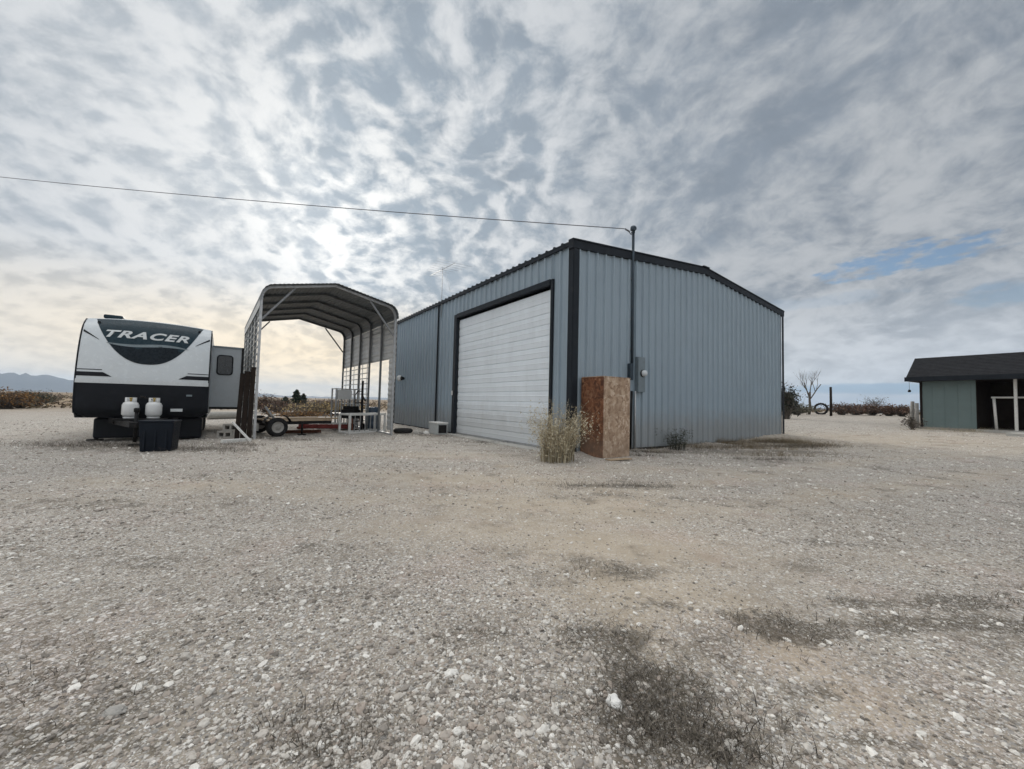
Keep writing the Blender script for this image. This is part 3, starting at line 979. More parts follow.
# flood lights on the side wall
s_, z_ = on_long(404, 379)
fl = thing('flood_light', 'white-faced flood light with a dark twin on the shop side wall', 'light', A + V * s_ + Vector((0, 0, z_)), YAW)
g = MB(); g.lathe([(.055, -.02), (.055, .015)], 16, (-.045, -.16, 0), 'x'); g.tube([(-.05, -.16, 0), (-.17, -.16, .02)], .018, 8); g.build('bracket', M['black_steel'], fl)
g = MB(); g.lathe([(.04, .13), (.08, .07), (.145, -.08), (.145, -.095), (.02, -.095)], 18, (-.24, .02, .02), 'y'); g.build('lamp_head', M['white_steel'], fl)
g = MB(); g.lathe([(.13, -.097), (.07, -.112), (.01, -.116)], 18, (-.24, .02, .02), 'y'); g.build('lens', M['lens'], fl)
g = MB(); g.lathe([(.03, .10), (.06, .05), (.10, -.05), (.10, -.07), (.02, -.07)], 18, (-.2, -.36, .01), 'x'); g.build('lamp_head', M['black_steel'], fl)
# electric service
s_, z_ = on_gable(629.3, 372)
sv = thing('electric_service_mast', 'dark service mast with weatherhead and meter box on the gable wall', 'service mast', A + U * s_, YAW)
ztop = on_gable(627, 231)[1]
g = MB(); g.tube([(0, -.085, z_ + .05), (0, -.085, ztop)], .038, 12); g.build('mast', M['meter_dark'], sv)
g = MB(); g.lathe([(.045, -.05), (.05, .03), (.085, .045), (.09, .09), (.06, .14), (.01, .16)], 16, (0, -.085, ztop)); g.box((-.07, -.13, ztop + .02), (.12, .09, .06)); g.build('weatherhead', M['meter_dark'], sv, .01)
g = MB()
for i_ in range(3):
    g.tube([(-.06, -.13, ztop + .02), (-.16 - .03 * i_, -.16, ztop - .16), (-.28, -.15 - .02 * i_, ztop - .10), (-.41, -.14, ztop + .02 * i_ - .08)], .007, 6)
g.build('wire_tails', M['wire'], sv)
zb0 = on_gable(634, 392)[1]; zb1 = on_gable(634, 357)[1]
sb0 = on_gable(631, 375)[0] - s_; sb1 = on_gable(640.5, 375)[0] - s_
g = MB(); g.box(((sb0 + sb1) / 2 + .05, -.10, (zb0 + zb1) / 2), (sb1 - sb0 - .12, .13, zb1 - zb0)); box_ = g.build('meter_box', M['meter_grey'], sv, .012)
g = MB(); g.lathe([(.088, -.0), (.088, -.04), (.075, -.10), (.03, -.125), (.005, -.127)], 20, ((sb0 + sb1) / 2 + .08, -.165, (zb0 + zb1) / 2 + .03), 'y'); g.build('meter_glass', M['glass_clear'], box_)
g = MB(); g.lathe([(.10, .0), (.10, -.03)], 20, ((sb0 + sb1) / 2 + .08, -.165, (zb0 + zb1) / 2 + .03), 'y'); g.build('meter_ring', M['black_steel'], box_)
g = MB(); g.box((-.07, -.09, (zb0 + zb1) / 2 + .05), (.12, .11, .44)); g.build('switch_box', M['meter_dark'], sv, .01)
g = MB(); g.tube([(.16, -.075, zb0 + .02), (.16, -.075, .05)], .024, 10); g.build('ground_conduit', M['galv'], sv)
g = MB(); g.tube([(.02, -.07, zb0 + .02), (.0, -.07, .9), (-.02, -.075, .05)], .03, 8); g.build('black_conduit', M['black_steel'], sv)
for zc in (4.6, 3.5, 2.7):
    g = MB(); g.box((0, -.05, zc), (.14, .03, .03)); g.build('pipe_strap', M['galv'], sv)
wh = A + U * s_ + U * -.42 + V * -.14 + Vector((0, 0, ztop - .06))
# service wire sagging away to the left
end = at_depth(-420, 118, 24)
p_mid = at_depth(255, 207, 13)
pts = []
for i in range(41):
    t = i / 40
    q = wh.lerp(end, t); q.z -= 4 * .62 * t * (1 - t)
    pts.append(q)
g = MB(); g.tube(pts, .011, 6)
tag(g.build('service_wire', M['wire'], None, 0, False), 'overhead service wire sagging across the sky from the weatherhead', 'wire')
# flake-board box by the corner
c0 = at(603, 458.5)
bu, bv_ = local(c0, A, YAW)
bu2 = on_gable(632, 450)[0]
bx = thing('pump_box', 'weathered flake-board box with a rust-brown side beside the meter', 'box', A + U * bu + V * bv_, YAW)
bw, bd, bh = .90, -bv_ - .06, 1.83
g = MB(); g.box((bw / 2, .009, bh / 2), (bw, .018, bh)); g.build('front_panel', M['osb_tan'], bx)
g = MB(); g.box((-.010, bd / 2, bh / 2 + .004), (.018, bd, bh)); g.build('side_panel', M['osb_rust'], bx)
g = MB(); g.box((bw - .009, bd / 2 + .02, bh / 2 - .004), (.016, bd - .04, bh)); g.build('side_panel', M['osb_tan'], bx)
g = MB(); g.box((bw / 2, bd / 2, bh + .014), (bw + .02, bd, .016)); g.build('top_panel', M['osb_tan'], bx)
g = MB()
for x_, y_ in ((.03, .05), (bw - .05, .05), (.03, bd - .03)): g.box((x_, y_, bh / 2 - .01), (.04, .04, bh - .02))
g.build('corner_stud', M['lumber'], bx)
p_ = at(619, 461)
g = MB(); g.beam((0, 0, .012), (.62, .06, .02), .16, .02)
tag(place(g.build('board_scrap', M['lumber'], None, .002), (p_.x - .25, p_.y, gz(p_.x, p_.y) + .005), .35), 'scrap of board lying in front of the flake-board box', 'board')

# ------------------------------------------------------------------ carport
cpt = thing('carport', 'open-ended steel carport with dark curved roof and pale side sheets', 'carport', CP, CYAW)
CE, CR = 3.95, 4.73


def car_prof(off=0.0, n=7):
    """half cross-section from the left leg top round the bend to the ridge"""
    p0, p1, p2 = Vector((0, 0, CE)), Vector((0, 0, CE + .36)), Vector((.28, 0, CE + .42))
    pts = []
    for i in range(n + 1):
        t = i / n
        pts.append(p0 * (1 - t) ** 2 + p1 * 2 * t * (1 - t) + p2 * t * t)
    pts.append(Vector((CW / 2, 0, CR)))
    res = []
    for i, p in enumerate(pts):
        dd = (pts[min(i + 1, len(pts) - 1)] - pts[max(i - 1, 0)]).normalized()
        nn = Vector((-dd.z, 0, dd.x))
        res.append(p + nn * off)
    res[-1].x = CW / 2
    return res


def mirror(pts):
    return pts + [Vector((CW - p.x, p.y, p.z)) for p in reversed(pts[:-1])]


arch = mirror(car_prof(0))
nfr = 6
for i in range(nfr):
    y_ = .06 + i * (CL - .12) / (nfr - 1)
    g = MB()
    path = [Vector((0, y_, 0))] + [Vector((p.x, y_, p.z)) for p in arch] + [Vector((CW, y_, 0))]
    for a_, b_ in zip(path[:-1], path[1:]):
        g.beam(a_, b_ + (b_ - a_).normalized() * .015, .065, .065, (0, 1, 0))
    g.build('arch_frame', M['galv'] if i == 0 else M['carframe'], cpt)
for (sx, y_) in ((0, .06), (1, .06), (0, CL - .06), (1, CL - .06)):
    xx = lambda v: v if sx == 0 else CW - v
    g = MB(); g.beam((xx(.02), y_ + .07, CE - .55), (xx(.84), y_ + .07, CE + .50), .05, .05, (0, 1, 0)); g.build('knee_brace', M['brace'], cpt)
# roof sheet, corrugated across the slope
def sheet(path, y0, y1, amp=.011, pitch=.115):
    """sheet following a path in x-z, ribs running along y; two skins 3 mm apart"""
    pts = []
    acc = 0
    for a_, b_ in zip(path[:-1], path[1:]):
        dd = b_ - a_; L_ = dd.length; dd.normalize(); nn = Vector((-dd.z, 0, dd.x))
        m_ = max(1, int(L_ / .026))
        for j in range(m_):
            t = j / m_ * L_
            pts.append((a_ + dd * t, nn, acc + t))
        acc += L_
    pts.append((path[-1], nn, acc))
    out, inn = [], []
    for p, nn, s in pts:
        w = abs((s / pitch) % 1 - .5) * 2
        o = amp * min(1, max(0, (w - .35) / .3))
        q = p + nn * (.036 + o)
        out.append(q); inn.append(q - nn * .004)
    g = MB()
    g.grid([[(q.x, y0, q.z) for q in out], [(q.x, y1, q.z) for q in out]], False)
    g.grid([[(q.x, y0, q.z) for q in inn], [(q.x, y1, q.z) for q in inn]], False)
    for yy in (y0, y1):
        g.grid([[(q.x, yy, q.z) for q in out], [(q.x, yy, q.z) for q in inn]], False)
    return g


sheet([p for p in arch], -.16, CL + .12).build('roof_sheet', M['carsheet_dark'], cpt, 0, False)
def lattice(x, y0, y1, z0, z1):
    g = MB()
    z = z0
    while z < z1:
        g.box((x, (y0 + y1) / 2, z), (.028, y1 - y0, .034)); z += .21
    y = y0 + .2
    while y < y1:
        g.box((x, y, (z0 + z1) / 2), (.022, .022, z1 - z0)); y += .62
    return g


sheet([Vector((0, 0, 3.72)), Vector((0, 0, CE))], .0, CL, .014, .19).build('side_sheet', M['carsheet'], cpt, 0, False)
lattice(0, .1, CL, .35, 3.72).build('side_lattice', M['carsheet'], cpt)
sheet([Vector((CW, 0, CE)), Vector((CW, 0, 2.62))], .0, CL, .014, .19).build('side_sheet', M['carsheet'], cpt, 0, False)
lattice(CW, 2.75, CL, .35, 2.62).build('side_lattice', M['carsheet'], cpt)
sheet([Vector((CW, 0, 2.62)), Vector((CW, 0, .15))], .02, .62, .014, .19).build('side_sheet', M['carsheet'], cpt, 0, False)
for sx in (0, CW):
    g = MB(); g.box((sx, CL / 2, .03), (.065, CL, .06)); g.build('base_rail', M['galv'], cpt)


def cpos(u, v, z=0):
    c_, s_ = math.cos(CYAW), math.sin(CYAW)
    return Vector((CP.x + u * c_ - v * s_, CP.y + u * s_ + v * c_, z))


# dark boards leaning on the outside of the left wall
for i, (u_b, v_b, h_, w_, lean, lab) in enumerate(((-.13, .00, 2.02, .115, .015, 'dark old plank nearest the carport front post, tallest of the leaning planks'),
                                                  (-.265, .07, 1.90, .125, .03, 'dark old plank in the middle of the three leaning on the carport'),
                                                  (-.40, .16, 1.84, .11, .05, 'outermost dark old plank of the three leaning on the carport'))):
    g = MB(); g.box((0, 0, h_ / 2), (w_, .035, h_)); g.box((0, -.022, h_ * .8), (w_ * .9, .012, .06))
    o = g.build('leaning_plank', M['old_board'], None, .003)
    o.location = cpos(u_b, v_b, 0); o.rotation_euler = (-.03, math.asin(lean / h_), CYAW - .25)
    tag(o, lab, 'plank', 'dark planks leaning on the carport')


# ------------------------------------------------------------------ things in and round the carport
def wheel(parent, c, r=.30, w=.19, axis='x', rimmat=None, name='wheel'):
    g = MB(); g.lathe([(r * .58, -w / 2), (r * .82, -w / 2), (r * .96, -w * .4), (r, -w * .25), (r, w * .25), (r * .96, w * .4), (r * .82, w / 2), (r * .58, w / 2), (r * .56, 0), (r * .58, -w / 2)], 26, c, axis, False)
    t = g.build(name, M['rubber'], parent)
    g = MB(); g.lathe([(.02, -w * .46), (r * .22, -w * .46), (r * .3, -w * .34), (r * .52, -w * .38), (r * .6, -w * .5), (r * .6, w * .5), (r * .52, w * .38), (r * .3, w * .34), (r * .22, w * .46), (.02, w * .46)], 22, c, axis)
    g.build('rim', rimmat or M['rim'], t)
    return t


ut = thing('utility_trailer', 'old low flatbed utility trailer with a weathered wood deck under the carport', 'trailer', cpos(.12, 2.25, 0), CYAW - R(80))
g = MB()
for x_ in (.05, 1.35): g.box((x_, 1.0, .40), (.06, 1.85, .10))
for y_ in (.12, .7, 1.3, 1.9): g.box((.7, y_, .395), (1.24, .05, .08))
g.build('frame', M['black_steel'], ut, .004)
g = MB()
for i in range(7): g.box((.1 + i * .2, 1.0 + random.uniform(-.04, .04), .47 + random.uniform(-.003, .003)), (.185, 1.9, .035))
g.build('deck', M['lumber'], ut, .003)
wheel(ut, (-.20, .22, .29), .29, .19, 'x'); wheel(ut, (1.6, .22, .29), .29, .19, 'x')
g = MB(); g.tube([(-.2, .22, .29), (1.6, .22, .29)], .03, 8); g.build('axle', M['black_steel'], ut)
for x_ in (-.2, 1.6):
    g = MB(); g.grid([[(x_ - .13, .22 + .4 * math.cos(t), .29 + .40 * math.sin(t)) for t in np.linspace(.35, 2.8, 10)], [(x_ + .13, .22 + .4 * math.cos(t), .29 + .40 * math.sin(t)) for t in np.linspace(.35, 2.8, 10)]]); g.build('fender', M['black_steel'], ut)
g = MB(); g.beam((1.3, .25, .48), (1.35, -.05, .90), .05, .05); g.build('tail_post', M['galv'], ut)
g = MB(); g.tube([(1.4, 1.0, .45), (1.4, 1.0, .05)], .03, 8); g.box((1.4, 1.0, .03), (.2, .2, .03)); g.build('jack_stand', M['black_steel'], ut)
# lumber on the deck
for i, (x_, y_, a_, L_, lab) in enumerate(((.45, 1.0, .22, 1.8, 'tan plank slanting across the wooden trailer deck, farther of the two'), (1.05, 1.2, -.12, 2.0, 'tan plank lying lengthwise on the trailer deck, nearer of the two'))):
    g = MB(); g.box((0, 0, .025), (.19, L_, .045))
    o = g.build('plank', M['lumber'], None, .003); q = Matrix.Rotation(CYAW - R(80), 3, 'Z') @ Vector((x_, y_, 0))
    tag(place(o, Vector(ut.location) + q + Vector((0, 0, .492)), CYAW - R(80) + a_), lab, 'plank', 'planks on the utility trailer')
# red steel frame lying further back
rp = at(326, 429)
rf = thing('red_steel_frame', 'faded red steel implement frame lying behind the flatbed trailer in the carport', 'frame', (rp.x, rp.y, 0), CYAW - .45)
g = MB()
for y_ in (-.4, .4): g.box((0, y_, .12), (1.75, .10, .16))
for x_ in (-.83, -.3, .3, .83): g.box((x_, 0, .12), (.09, .72, .12))
g.build('rails', M['red_paint'], rf, .006)
g = MB(); g.box((.25, -.40, .245), (1.2, .08, .07)); g.build('top_rail', M['white_steel'], rf, .006)
g = MB(); g.tube([(-.9, -.4, .05), (-.9, .4, .05)], .05, 10); g.build('roller', M['rust'], rf)
# second red beam
rp2 = at(290, 434)
g = MB(); g.box((0, 0, .05), (1.5, .12, .10)); g.box((.6, .25, .05), (.1, .5, .1))
tag(place(g.build('steel_beam', M['rust'], None, .005), (rp2.x, rp2.y + .4, 0), CYAW - .1), 'rusty red steel beam lying on the ground beside the trailer wheel', 'beam')

# white crate frame at the right front post
w0 = at(348.5, 434); w1 = at(385, 431.5)
wd = (w1 - w0).length; wa = math.atan2(w1.y - w0.y, w1.x - w0.x)
cr_o = thing('crate_frame', 'low white-painted steel crate frame standing in front of the carport right leg', 'crate', (w0.x, w0.y, gz(w0.x, w0.y)), wa)
hW = .66
g = MB()
for y_ in (0, .55):
    g.box((wd / 2, y_, .03), (wd, .06, .06)); g.box((wd / 2, y_, hW), (wd, .06, .07))
    for x_ in (.03, wd - .03): g.box((x_, y_, hW / 2), (.07, .058, hW - .06))
for x_ in (.03, wd - .03):
    for z_ in (.032, hW - .002): g.box((x_, .275, z_), (.055, .5, .055))
g.build('frame', M['white_steel'], cr_o, .004)
for i in range(6):
    g = MB(); x_ = wd * (.15 + .14 * i); g.beam((x_, .02, .06), (x_ + .02, .02, hW - .04), .03, .02); g.build('slat', M['galv'], cr_o)
# tall white rack behind it
q0 = cpos(CW - .64, 3.5)
rk = thing('storage_rack', 'tall pale slatted steel rack inside the right side of the carport', 'rack', (q0.x, q0.y, 0), CYAW + .15)
g = MB()
for x_ in (-.45, .45):
    for y_ in (-.2, .2): g.box((x_, y_, .8), (.05, .05, 1.6))
for z_ in (.12, .62, 1.15, 1.58): g.box((0, 0, z_), (.94, .44, .03))
g.build('frame', M['galv'], rk, .003)
for i in range(7):
    g = MB(); g.box((-.36 + i * .12, -.215, .66), (.035, .02, 1.0)); g.build('slat', M['galv'], rk)
g = MB(); g.box((-.12, -.1, 1.36), (.55, .28, .36))
bb = g.build('white_box', M['tank_white'], None, .02); tag(place(bb, (q0.x, q0.y, .0), CYAW + .15), 'white plastic box on the upper shelf of the slatted rack', 'box')
# hand truck
q1 = cpos(CW - .34, 2.55)
ht = thing('hand_truck', 'dark upright hand truck behind the white crate frame', 'hand truck', (q1.x, q1.y, 0), CYAW + .3)
g = MB()
for x_ in (-.17, .17): g.tube([(x_, 0, .1), (x_, .06, .7), (x_, .08, 1.35), (x_ * .6, .02, 1.5)], .018, 8)
g.tube([(-.1, .02, 1.5), (.1, .02, 1.5)], .018, 8)
for z_ in (.35, .7, 1.05): g.box((0, .04, z_), (.34, .02, .04))
g.build('frame', M['black_steel'], ht)
g = MB(); g.box((0, -.14, .06), (.42, .26, .012)); g.build('toe_plate', M['black_steel'], ht)
wheel(ht, (-.23, .1, .13), .13, .06, 'x', M['rim']); wheel(ht, (.23, .1, .13), .13, .06, 'x', M['rim'])
# tall steel jack post
q2 = cpos(CW - .30, 2.45)
jk = thing('jack_post', 'tall dark steel jack with a hooked arm in the open side of the carport', 'jack', (q2.x, q2.y, 0), CYAW)
g = MB(); g.box((0, 0, .95), (.07, .07, 1.9)); g.build('post', M['black_steel'], jk, .004)
g = MB(); g.box((0, 0, .03), (.5, .07, .06)); g.box((0, .002, .032), (.07, .5, .055)); g.build('foot', M['black_steel'], jk)
g = MB(); g.beam((0, -.03, 1.3), (.0, -.38, 1.15), .05, .06); g.build('arm', M['black_steel'], jk)
# blue drum and small engine
q3 = cpos(CW + .42, 3.4)
dm = thing('plastic_drum', 'faded blue plastic drum beside the open carport side', 'drum', (q3.x, q3.y, 0), 0)
g = MB(); g.lathe([(.25, 0), (.27, .03), (.285, .28), (.275, .30), (.285, .32), (.285, .56), (.275, .58), (.285, .60), (.27, .84), (.24, .88), (.02, .88)], 26); g.build('barrel', M['blue_drum'], dm)
g = MB(); g.lathe([(.035, .875), (.035, .91), (.01, .912)], 12, (.12, 0, 0)); g.build('bung', M['black_steel'], dm)
q4 = cpos(CW - .62, 2.75)
en = thing('engine_hoist_load', 'dark greasy engine block on a low stand behind the white crate', 'engine', (q4.x, q4.y, 0), CYAW + .6)
g = MB(); g.box((0, 0, .62), (.42, .55, .34)); g.box((0, 0, .85), (.3, .5, .14)); g.lathe([(.12, 0), (.12, .06)], 16, (0, -.34, .6), 'y'); g.build('block', M['black_steel'], en, .02)
g = MB()
for x_, y_ in ((-.2, -.25), (.2, -.25), (-.2, .25), (.2, .25)):
    g = MB(); g.beam((x_ * 1.3, y_ * 1.3, 0), (x_, y_, .47), .05, .05); g.build('leg', M['rust'], en)
en.name = 'engine_block'
# dark post by the building
pd = at(391.5, 430)
g = MB(); g.beam((0, 0, -.05), (.02, .0, 1.95), .11, .09)
tag(place(g.build('steel_post', M['black_steel'], None, .006), (pd.x, pd.y, 0), CYAW), 'short dark steel post standing between the carport leg and the shop wall', 'post')

# junk along the side wall
ty = at(403, 433)
tr_ = thing('old_tyre', 'worn tyre lying flat at the foot of the shop side wall', 'tyre', (ty.x, ty.y, gz(ty.x, ty.y)), .4)
g = MB(); g.lathe([(.19, .0), (.28, -.005), (.335, .05), (.34, .11), (.28, .165), (.19, .17), (.2, .09), (.19, .0)], 28, (0, 0, 0), 'z', False); g.build('casing', M['rubber'], tr_)


def rock(name, label, p, s, mat, squash=.6, group=None):
    bm = bmesh.new(); bmesh.ops.create_icosphere(bm, subdivisions=3, radius=1)
    sd_ = random.random() * 50
    for v in bm.verts:
        n_ = mnoise.fractal(v.co * 1.4 + Vector((sd_, 0, 0)), 1.0, 2.0, 3)
        v.co *= 1 + .32 * n_
        v.co.x *= s * 1.2; v.co.y *= s * .9; v.co.z *= s * squash
    me = bpy.data.meshes.new(name); bm.to_mesh(me); bm.free(); me.materials.append(mat)
    o = bpy.data.objects.new(name, me); C.objects.link(o)
    o.location = (p[0], p[1], gz(p[0], p[1]) + s * squash * .4); o.rotation_euler = (0, 0, sd_)
    return tag(o, label, 'rock', group)


M['rock_white'] = simple('white_quartz', (.74, .73, .70), .7, 0, .12, 30, .15, (.5, .45, .38), .4, 80)
M['rock_grey'] = simple('grey_stone', (.36, .345, .32), .85, 0, .25, 20, .3, (.25, .22, .18), .5, 60)
rock('rock', 'chalk-white stone lying in the dark patch of the foreground gravel', at(614, 706), .032, M['rock_white'], .7)
rock('rock', 'long pale grey stone at the lower left of the gravel', at(114, 714), .030, M['rock_grey'], .5)
rock('rock', 'dirty grey field stone beside the old tyre along the shop wall', at(418, 434), .17, M['rock_grey'], .65)
rock('rock', 'pale stone next to the grey cooler by the shop wall', at(426, 434), .10, M['rock_white'], .7)
bc = at(438, 434)
cl = thing('cooler', 'pale grey cooler chest with a dark end beside the downspout', 'cooler', (bc.x, bc.y, gz(bc.x, bc.y)), YAW + R(90))
g = MB(); g.box((0, 0, .19), (.72, .40, .38)); g.build('body', M['grey_plastic'], cl, .02)
g = MB(); g.box((0, 0, .405), (.75, .43, .05)); g.build('lid', M['white_steel'], cl, .015)
g = MB(); g.box((-.372, 0, .2), (.03, .3, .28)); g.build('end_panel', M['black_steel'], cl, .008)

# concrete blocks and white boards by the left leg
bp = at(236, 438)


def cinder(label, loc, rz, group='concrete blocks by the carport'):
    g = MB()
    L_, D_, H_ = .40, .30, .20
    # two cores open towards -y
    for z_ in (.024, H_ - .024): g.box((0, 0, z_), (L_, D_, .048))
    for x_ in (-L_ / 2 + .026, 0, L_ / 2 - .026): g.box((x_, 0, H_ / 2), (.052, D_, H_ - .096))
    g.box((0, D_ / 2 - .02, H_ / 2), (L_ - .02, .035, H_ - .09))
    o = g.build('concrete_block', M['block'], None, .004)
    return tag(place(o, loc, rz), label, 'block', group)


bx0, by0 = bp.x - .10, bp.y + .10
cinder('hollow concrete block at the bottom left of the small stack by the carport leg', (bx0 - .22, by0, 0), .12)
cinder('hollow concrete block at the bottom right of the small stack by the carport leg', (bx0 + .19, by0 + .05, 0), .06)
cinder('hollow concrete block on top of the small stack by the carport leg', (bx0 - .08, by0 + .02, .202), .15)
cinder('hollow concrete block on top right of the small stack, under the white bar', (bx0 + .33, by0 + .07, .202), .02)
e0 = at(222, 443.5); e1 = at(250, 441)
g = MB(); g.beam((e0.x, e0.y, .06), (e1.x, e1.y, .05), .12, .09)
tag(g.build('timber', M['white_steel'], None, .005), 'white-painted timber lying on the ground before the concrete blocks', 'timber')
e2 = at(252, 441.5); tt = at_depth(233, 422, e2.y - .02)
g = MB(); g.beam((e2.x, e2.y - .06, .03), (tt.x, tt.y - .02, tt.z), .045, .045)
tag(g.build('white_bar', M['white_steel'], None, .003), 'slim white bar leaning on the concrete blocks', 'bar')
# white tank behind, under the slide-out
k0 = at(206, 419.5); k1 = at(241, 418.5)
g = MB(); r_ = .19
ax_ = (k1 - k0).normalized()
g.tube([k0 + ax_ * t + Vector((0, 0, r_)) for t in (0, .04, .12)] + [k1 - ax_ * t + Vector((0, 0, r_)) for t in (.12, .04, 0)], [.08, .15, r_, r_, .15, .08], 16)
tag(g.build('storage_tube', M['block'], None), 'long whitish storage tube on the ground seen beneath the slide-out', 'tube')

# ------------------------------------------------------------------ travel trailer
rv = thing('travel_trailer', 'white and black travel trailer with dark bowl-shaped front graphic and slide-out', 'travel trailer', TP, TYAW)
RW = 1.25
PROF = [(.20, .58), (.02, .70), (-.02, .80), (-.04, 1.2), (-.045, 1.465), (-.02, 1.75), (.04, 2.1), (.13, 2.45), (.25, 2.74), (.37, 2.92), (.52, 3.03), (.74, 3.10)]


def front_y(z, x):
    ys = np.interp(z, [p[1] for p in PROF], [p[0] for p in PROF])
    # smooth the piecewise profile a little
    ys = .5 * ys + .25 * np.interp(z - .1, [p[1] for p in PROF], [p[0] for p in PROF]) + .25 * np.interp(z + .1, [p[1] for p in PROF], [p[0] for p in PROF])
    e = abs(x) / RW
    return float(ys + .10 * e ** 3.2 + .02 * e * e)


def crown(z, x):
    """the roof line is bowed: higher in the middle"""
    k_ = max(0, (z - 2.4) / .7)
    return z + .07 * k_ * (1 - (x / RW) ** 2) - .02 * k_


def skin(z0, z1, nz, xl, xr, nx, off):
    rows = []
    for i in range(nz + 1):
        z = z0 + (z1 - z0) * i / nz
        a_, b_ = xl(z), xr(z)
        rows.append([(a_ + (b_ - a_) * j / nx, front_y(z, a_ + (b_ - a_) * j / nx) - off, crown(z, a_ + (b_ - a_) * j / nx)) for j in range(nx + 1)])
    g = MB(); g.grid(rows, True)
    return g


skin(1.45, 3.08, 26, lambda z: -RW, lambda z: RW, 30, 0).build('front_cap', M['white_gel'], rv)
# black lower front with chamfered lower corners
lowf = skin(.60, 1.45, 14, lambda z: -RW + max(0, (.70 - z) * 2.2), lambda z: RW - max(0, (.70 - z) * 2.2), 30, 0).build('lower_front', M['rv_black'], rv)
skin(1.435, 1.53, 2, lambda z: -RW, lambda z: RW, 30, .012).build('belt_moulding', M['silver_vinyl'], rv)
# the bowl-shaped graphic
ZB, ZT = 1.94, 3.06
halfw = lambda z: 1.06 * max(0.0, (z - ZB) / (ZT - ZB)) ** .43
zlist = [ZB + (ZT - ZB) * (i / 40) ** 1.7 for i in range(41)]
g = MB()
rows = [[(halfw(z) * (2 * j / 30 - 1), front_y(z, halfw(z) * (2 * j / 30 - 1)) - .007, crown(z, halfw(z) * (2 * j / 30 - 1))) for j in range(31)] for z in zlist]
g.grid(rows, True); gfx = g.build('front_graphic', M['rv_navy'], rv)
zlow = [z for z in zlist if z < 2.42]
g = MB()
hw2 = lambda z: halfw(z) * .985
g.grid([[(hw2(z) * (2 * j / 30 - 1), front_y(z, hw2(z) * (2 * j / 30 - 1)) - .010, crown(z, hw2(z) * (2 * j / 30 - 1)) + .03 * math.sin((2 * j / 30 - 1) * 5) * (z - ZB)) for j in range(31)] for z in zlow], True)
g.build('graphic_lower_panel', M['rv_navy_low'], gfx)  # black vinyl over the lower part of the bowl graphic
# silver swoosh under the lettering
g = MB()
rws = [[], []]
for j in range(41):
    x = -.78 + 1.56 * j / 40
    zc = 2.42 - .03 * math.sin((x + .78) * 4.1) - .02 * x
    th = .030 * math.sin(math.pi * j / 40) ** .6 + .004
    for q_, s__ in ((0, -1), (1, 1)):
        z = zc + s__ * th
        rws[q_].append((x, front_y(z, x) - .014, crown(z, x)))
g.grid(rws, True); g.build('swoosh', M['mid_vinyl'], gfx)
# lettering wrapped on the cap
cu = bpy.data.curves.new('lettering', 'FONT'); cu.body = 'TRACER'; cu.size = 1; cu.offset = .034; cu.shear = .34; cu.space_character = 1.14
to = bpy.data.objects.new('lettering', cu); C.objects.link(to)
dg = bpy.context.evaluated_depsgraph_get(); dg.update()
tm = bpy.data.meshes.new_from_object(to.evaluated_get(dg))
bpy.data.objects.remove(to)
bm = bmesh.new(); bm.from_mesh(tm)
bmesh.ops.triangulate(bm, faces=bm.faces)
bmesh.ops.subdivide_edges(bm, edges=[e for e in bm.edges if e.calc_length() > .25], cuts=2)
xs = [v.co.x for v in bm.verts]; ys = [v.co.y for v in bm.verts]
x0_, x1_, y0_, y1_ = min(xs), max(xs), min(ys), max(ys)
for v in bm.verts:
    x = -.82 + 1.60 * (v.co.x - x0_) / (x1_ - x0_); z = 2.575 + .185 * (v.co.y - y0_) / (y1_ - y0_)
    v.co = (x, front_y(z, x) - .018, crown(z, x))
lm_ = bpy.data.meshes.new('lettering'); bm.to_mesh(lm_); bm.free(); lm_.materials.append(M['silver_vinyl'])
lo_ = bpy.data.objects.new('lettering', lm_); C.objects.link(lo_); lo_.parent = gfx
lo_['label'] = 'silver slanted word TRACER'
# side stripes on the cap
for sg in (-1, 1):
    def edge(z, a_, b_):
        return (sg * a_, sg * b_) if sg > 0 else (-b_, -a_)
    for z0, z1, xin, slant, mt in ((1.60, 1.70, .62, 1.6, 'rv_black'), (1.75, 1.768, .80, 0, 'rv_black')):
        f_in = lambda z, xin=xin, slant=slant, z0=z0: xin + slant * (z - z0)
        if sg > 0:
            gg = skin(z0, z1, 3, f_in, lambda z: RW - .01, 14, .008)
        else:
            gg = skin(z0, z1, 3, lambda z: -(RW - .01), lambda z: -f_in(z), 14, .008)
        gg.build('stripe', M[mt], rv)
    gg = MB()
    # upper slanted stripe by the roof corner
    pts_ = [[], []]
    for j in range(9):
        t = j / 8; x = sg * (RW - .03 - .30 * t); zc = 2.72 - .22 * t if sg < 0 else 2.74 - .22 * t
        for q_, s__ in ((0, -1), (1, 1)):
            z = zc + s__ * .028 * (1 - .8 * t); pts_[q_].append((x, front_y(z, x) - .008, crown(z, x)))
    gg.grid(pts_, True); gg.build('stripe', M['rv_black'], rv)
    gg = MB()
    gg.tube([(sg * (RW + .002), front_y(z, RW) + .005, crown(z, RW)) for z in np.linspace(.72, 3.06, 22)], .018, 8); gg.build('corner_moulding', M['rv_black'], rv)
    gg = MB(); gg.lathe([(.03, -.02), (.03, .01)], 12, (sg * .98, front_y(2.93, .98) - .01, 2.95), 'y'); gg.build('marker_light', M['red_paint'] if False else M['rv_black'], rv)
